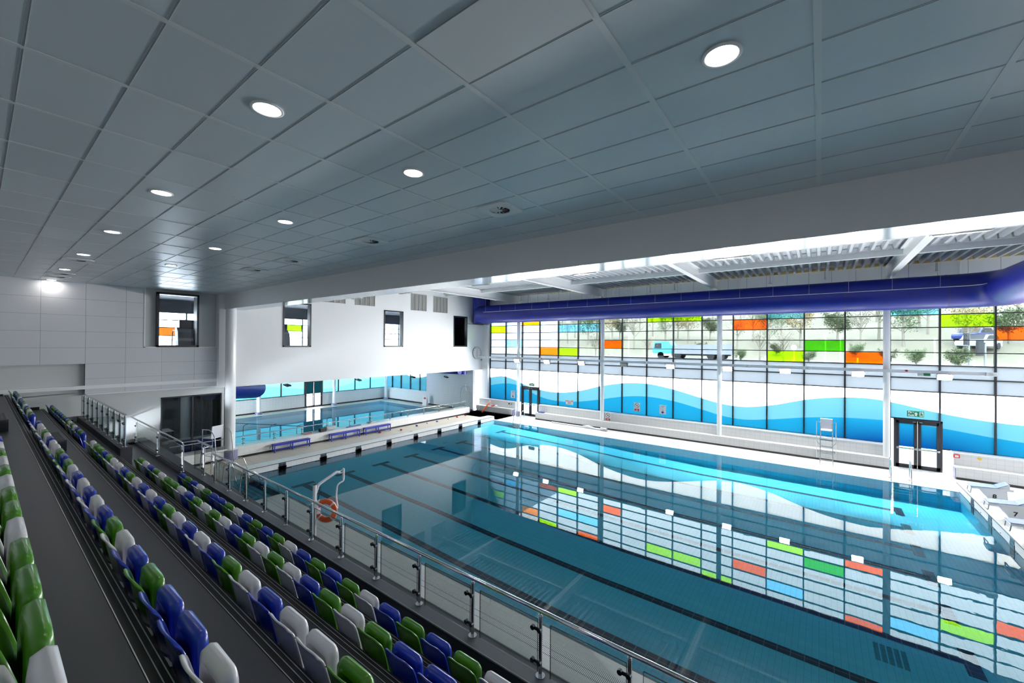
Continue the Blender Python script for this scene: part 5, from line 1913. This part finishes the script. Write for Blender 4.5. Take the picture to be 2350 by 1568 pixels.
b = MB()
XSs = [28.6, 31, 33, 36.5, 40, 43, 46, 50, 54, 57, 62, 68, 75, 85, 100]
for a, c_ in zip(XSs[:-1], XSs[1:]):
    mi = 1 if 46 <= a < 54 else 2 if 36 <= a < 43 else 0
    b.quad((a, -75, zter(a)), (c_, -75, zter(c_)), (c_, 115, zter(c_)), (a, 115, zter(a)), mi)
tag(b.build('ground_outside', ['terrain', 'road', 'grass']), 'rising ground with a road beyond the glazing', 'ground', kind='structure')
b = MB()
b.box(31, 45, 26.8, 48, 0, 13, 0)
tag(b.build('neighbour_building', ['brickX']), 'pale blue brick building close outside the far window bays', 'building', kind='structure')

rng = random.Random(7)
def tree_meshes(seed, hgt, leaf, n, spread):
    r = random.Random(seed)
    tb = MB()
    tips = []
    tb.tube([(0, 0, -.3), (.05, .03, hgt * .3), (-.04, .06, hgt * .62)], [.16, .12, .07], 8)
    for k in range(16):
        a = r.uniform(0, 2 * PI)
        z0 = hgt * r.uniform(.25, .6)
        L_ = hgt * r.uniform(.25, .45)
        d = Vector((math.cos(a) * spread, math.sin(a) * spread, r.uniform(.5, 1.1))).normalized()
        p0 = Vector((0, 0, z0))
        p1 = p0 + d * L_ * .5 + Vector((0, 0, L_ * .08))
        p2 = p0 + d * L_ + Vector((0, 0, L_ * .2))
        tb.tube([p0, p1, p2], [.05, .03, .012], 5)
        tips += [p1, p2, (p1 + p2) / 2]
        for _ in range(3):
            q = p1 + Vector((r.uniform(-1, 1), r.uniform(-1, 1), r.uniform(.2, 1))) * L_ * .4
            tb.tube([p1, q], [.018, .006], 4)
            tips.append(q)
    lb = MB()
    for _ in range(n):
        c0 = r.choice(tips) + Vector((r.gauss(0, .3), r.gauss(0, .3), r.gauss(0, .28))) * hgt * .16
        u = Vector((r.gauss(0, 1), r.gauss(0, 1), r.gauss(0, 1))).normalized()
        v = u.orthogonal().normalized()
        s = r.uniform(.05, .13)
        lb.add([c0 - u * s, c0 + v * s * .6, c0 + u * s, c0 - v * s * .6], [(0, 1, 2, 3)])
    return tb.mesh('trunk', ['bark']), lb.mesh('foliage', [leaf])


KINDS_ = {'yellow-leaved': tree_meshes(1, 6.0, 'leaf_y', 1500, 1.0), 'green-leaved': tree_meshes(2, 6.2, 'leaf_g', 2600, 1.1), 'bare pale': tree_meshes(3, 7.0, 'leaf_p', 500, .8), 'dense green': tree_meshes(4, 5.0, 'leaf_g', 3200, 1.2)}
seen_labels = {}
def plant(kind, x, y, sc, what='tree'):
    yv = y * 28.0 / x
    bay = int(min(max((23.65 - yv) / 1.765, 0), 17))
    key = (kind, bay, what)
    k = seen_labels.get(key, 0)
    seen_labels[key] = k + 1
    lab = f'{kind} {what} outside behind the {ORD[bay]} window bay' + ('' if k == 0 else ', farther up the bank' if k == 1 else f', {ORD[k]} one back')
    t = thing('outdoor_tree' if what == 'tree' else 'outdoor_shrub', lab, what, (x, y, zter(x) - (.1 if what == 'tree' else .8 * sc)), rng.uniform(0, 6.28), group='trees on the bank outside')
    t.scale = (sc, sc, sc)
    for nm, me in zip(('trunk', 'foliage'), KINDS_[kind]):
        o = bpy.data.objects.new(nm, me)
        COL.objects.link(o)
        o.parent = t


kk = list(KINDS_)
for i in range(34):
    yv = 24 - i * .98
    x = 57 + 6 * rng.random() + (4 if i % 2 else 0)
    plant(kk[(i * 7 + i // 3) % 4], x, yv * x / 28.0 + rng.uniform(-1, 1), rng.uniform(.75, 1.05))
for i in range(22):
    yv = 24 - i * 1.55
    x = 70 + 6 * rng.random()
    plant(kk[(i * 5 + 1) % 4], x, yv * x / 28.0, rng.uniform(1.0, 1.3))
for (x, y, sc) in ((44.5, 4.5, .62), (44.8, 2.7, .55), (45.2, 15.3, .45), (44, 21, .5)):
    plant('bare pale', x, y, sc)
for i, (x, y, sc) in enumerate(((45, -8.4, .42), (46.0, -6.2, .40), (47, -4.6, .38), (45.0, 6.2, .36), (46, 0.8, .34), (55.5, 4, .42), (55.5, 12, .42), (55.6, -3, .4))):
    plant('dense green', x, y, sc, 'shrub')

# lorry
t = thing('lorry', 'cyan lorry with a grey open trailer on the road outside', 'lorry', (50.0, 11.8, 4.46), 0)
b = MB(); b.prism([(2.0, .55), (4.1, .55), (4.2, 1.0), (3.95, 1.95), (2.3, 1.98), (2.0, 1.5)], 'x', -1.15, 1.15); b.build('cab', ['cab'], t, bevel=.04)
b = MB(); b.prism([(3.1, 1.15), (3.98, 1.15), (3.85, 1.75), (3.1, 1.75)], 'x', -1.165, -1.15); b.build('cab_window', ['dark_metal'], t)
b = MB(); b.box(-1.15, 1.15, 2.0, 4.25, .30, .58); b.build('bumper_skirt', ['white_gloss'], t)
b = MB(); b.prism([(-4.1, .55), (1.7, .55), (1.7, 1.5), (-4.1, 1.72)], 'x', -1.2, 1.2); b.build('trailer_body', ['skip'], t)
b = MB()
for k in range(9):
    b.box(-1.24, -1.2, -4.0 + k * .7, -3.9 + k * .7, .55, 1.6)
b.build('trailer_ribs', ['grey'], t)
b = MB(); b.box(-.4, .4, -4.0, 3.5, .38, .55); b.build('chassis', ['dark_metal'], t)
for yy in (3.2, 1.3, -2.2, -3.2):
    for s in (-1, 1):
        b = MB(); b.cyl((s * 1.0 - .15, yy, .36), .38, .3, 20, 0, 'x'); b.build('wheel', ['tyre'], t)


def car(label, x, y, z, rz, paint):
    t = thing('car', label, 'car', (x, y, z), rz, group='cars outside')
    prof = [(-2.0, .30), (2.0, .30), (2.05, .62), (1.9, .80), (1.05, .90), (.45, 1.38), (-1.0, 1.42), (-1.75, .98), (-2.05, .90)]
    b = MB(); b.prism(prof, 'x', -.85, .85); b.build('body', [paint], t, bevel=.06)
    for s in (-1, 1):
        b = MB(); b.prism([(.85, .93), (.40, 1.33), (-.95, 1.36), (-1.5, .98)], 'x', s * .85, s * .862); b.build('side_window', ['dark_metal'], t)
        for yy in (1.28, -1.28):
            b = MB(); b.cyl((s * .78 - .1, yy, .32), .32, .2, 18, 0, 'x'); b.build('wheel', ['tyre'], t)
    b = MB(); b.add([(-.72, 1.04, .92), (.72, 1.04, .92), (.66, .47, 1.39), (-.66, .47, 1.39)], [(0, 1, 2, 3)]); b.build('windscreen', ['dark_metal'], t)


car('silver car parked up the side road, in the right window bays', 58.0, -12.1, zter(58) + .35, 1.0, 'car_silver')
car('dark blue car parked behind the silver car outside', 61.5, -12.5, zter(61.5) + .1, 1.0, 'car_navy')


def traffic_light(x, y, rz, label, hgt=2.4):
    t = thing('traffic_light', label, 'traffic light', (x, y, zter(x)), rz, group='traffic lights outside')
    b = MB(); b.cyl((0, 0, -.1), .055, hgt, 12); b.build('pole', ['grey'], t)
    b = MB(); b.box(-.17, .0, .08, .40, hgt - .85, hgt + .1); b.build('signal_head', ['black'], t, bevel=.02)
    for k in range(3):
        b = MB(); b.cyl((-.20, .24, hgt - .68 + k * .3), .10, .03, 16, 0, 'x'); b.build('signal_lens', ['dark_metal'], t)


traffic_light(38.0, -8.2, 0, 'traffic light pole close outside the second last window bay')
traffic_light(47.0, -9.3, .5, 'smaller traffic light pole farther off by the shrubs', 2.6)
for i, (x, y, h_) in enumerate(((45, -.37, 2.5), (45, -1.4, 2.5), (45, -7.1, 2.3), (44.5, 17.2, 3.2), (45, 1.9, 1.8))):
    t = thing('street_post', ['pale post outside, left of the pair by the green pane', 'pale post outside, right of the pair by the green pane', 'pale post outside among the right hand shrubs', 'tall white lamp post outside left of the lorry', 'short sign post outside among the bare trees'][i], 'post', (x, y, zter(x)))
    b = MB(); b.cyl((0, 0, -.1), .05, h_, 10); b.build('pole', ['alu'], t)
    if i == 4:
        b = MB(); b.cyl((-.06, 0, h_ - .3), .22, .03, 20, 0, 'x'); b.build('sign_disc', ['sign_white'], t)
    else:
        b = MB(); b.ball((0, 0, h_ - .08), .08, 10, 6); b.build('cap', ['white_gloss'], t)
for i in range(9):
    b = MB(); b.cyl((0, 0, -.1), .06, .9, 10)
    tag(b.build('bollard', ['white_gloss'], loc=(42.5 + .2 * (i % 3), 6 - i * 2.1, zter(42.5))), f'white roadside bollard outside, {ORD[i]} in line from the lorry side', 'bollard', group='bollards outside')
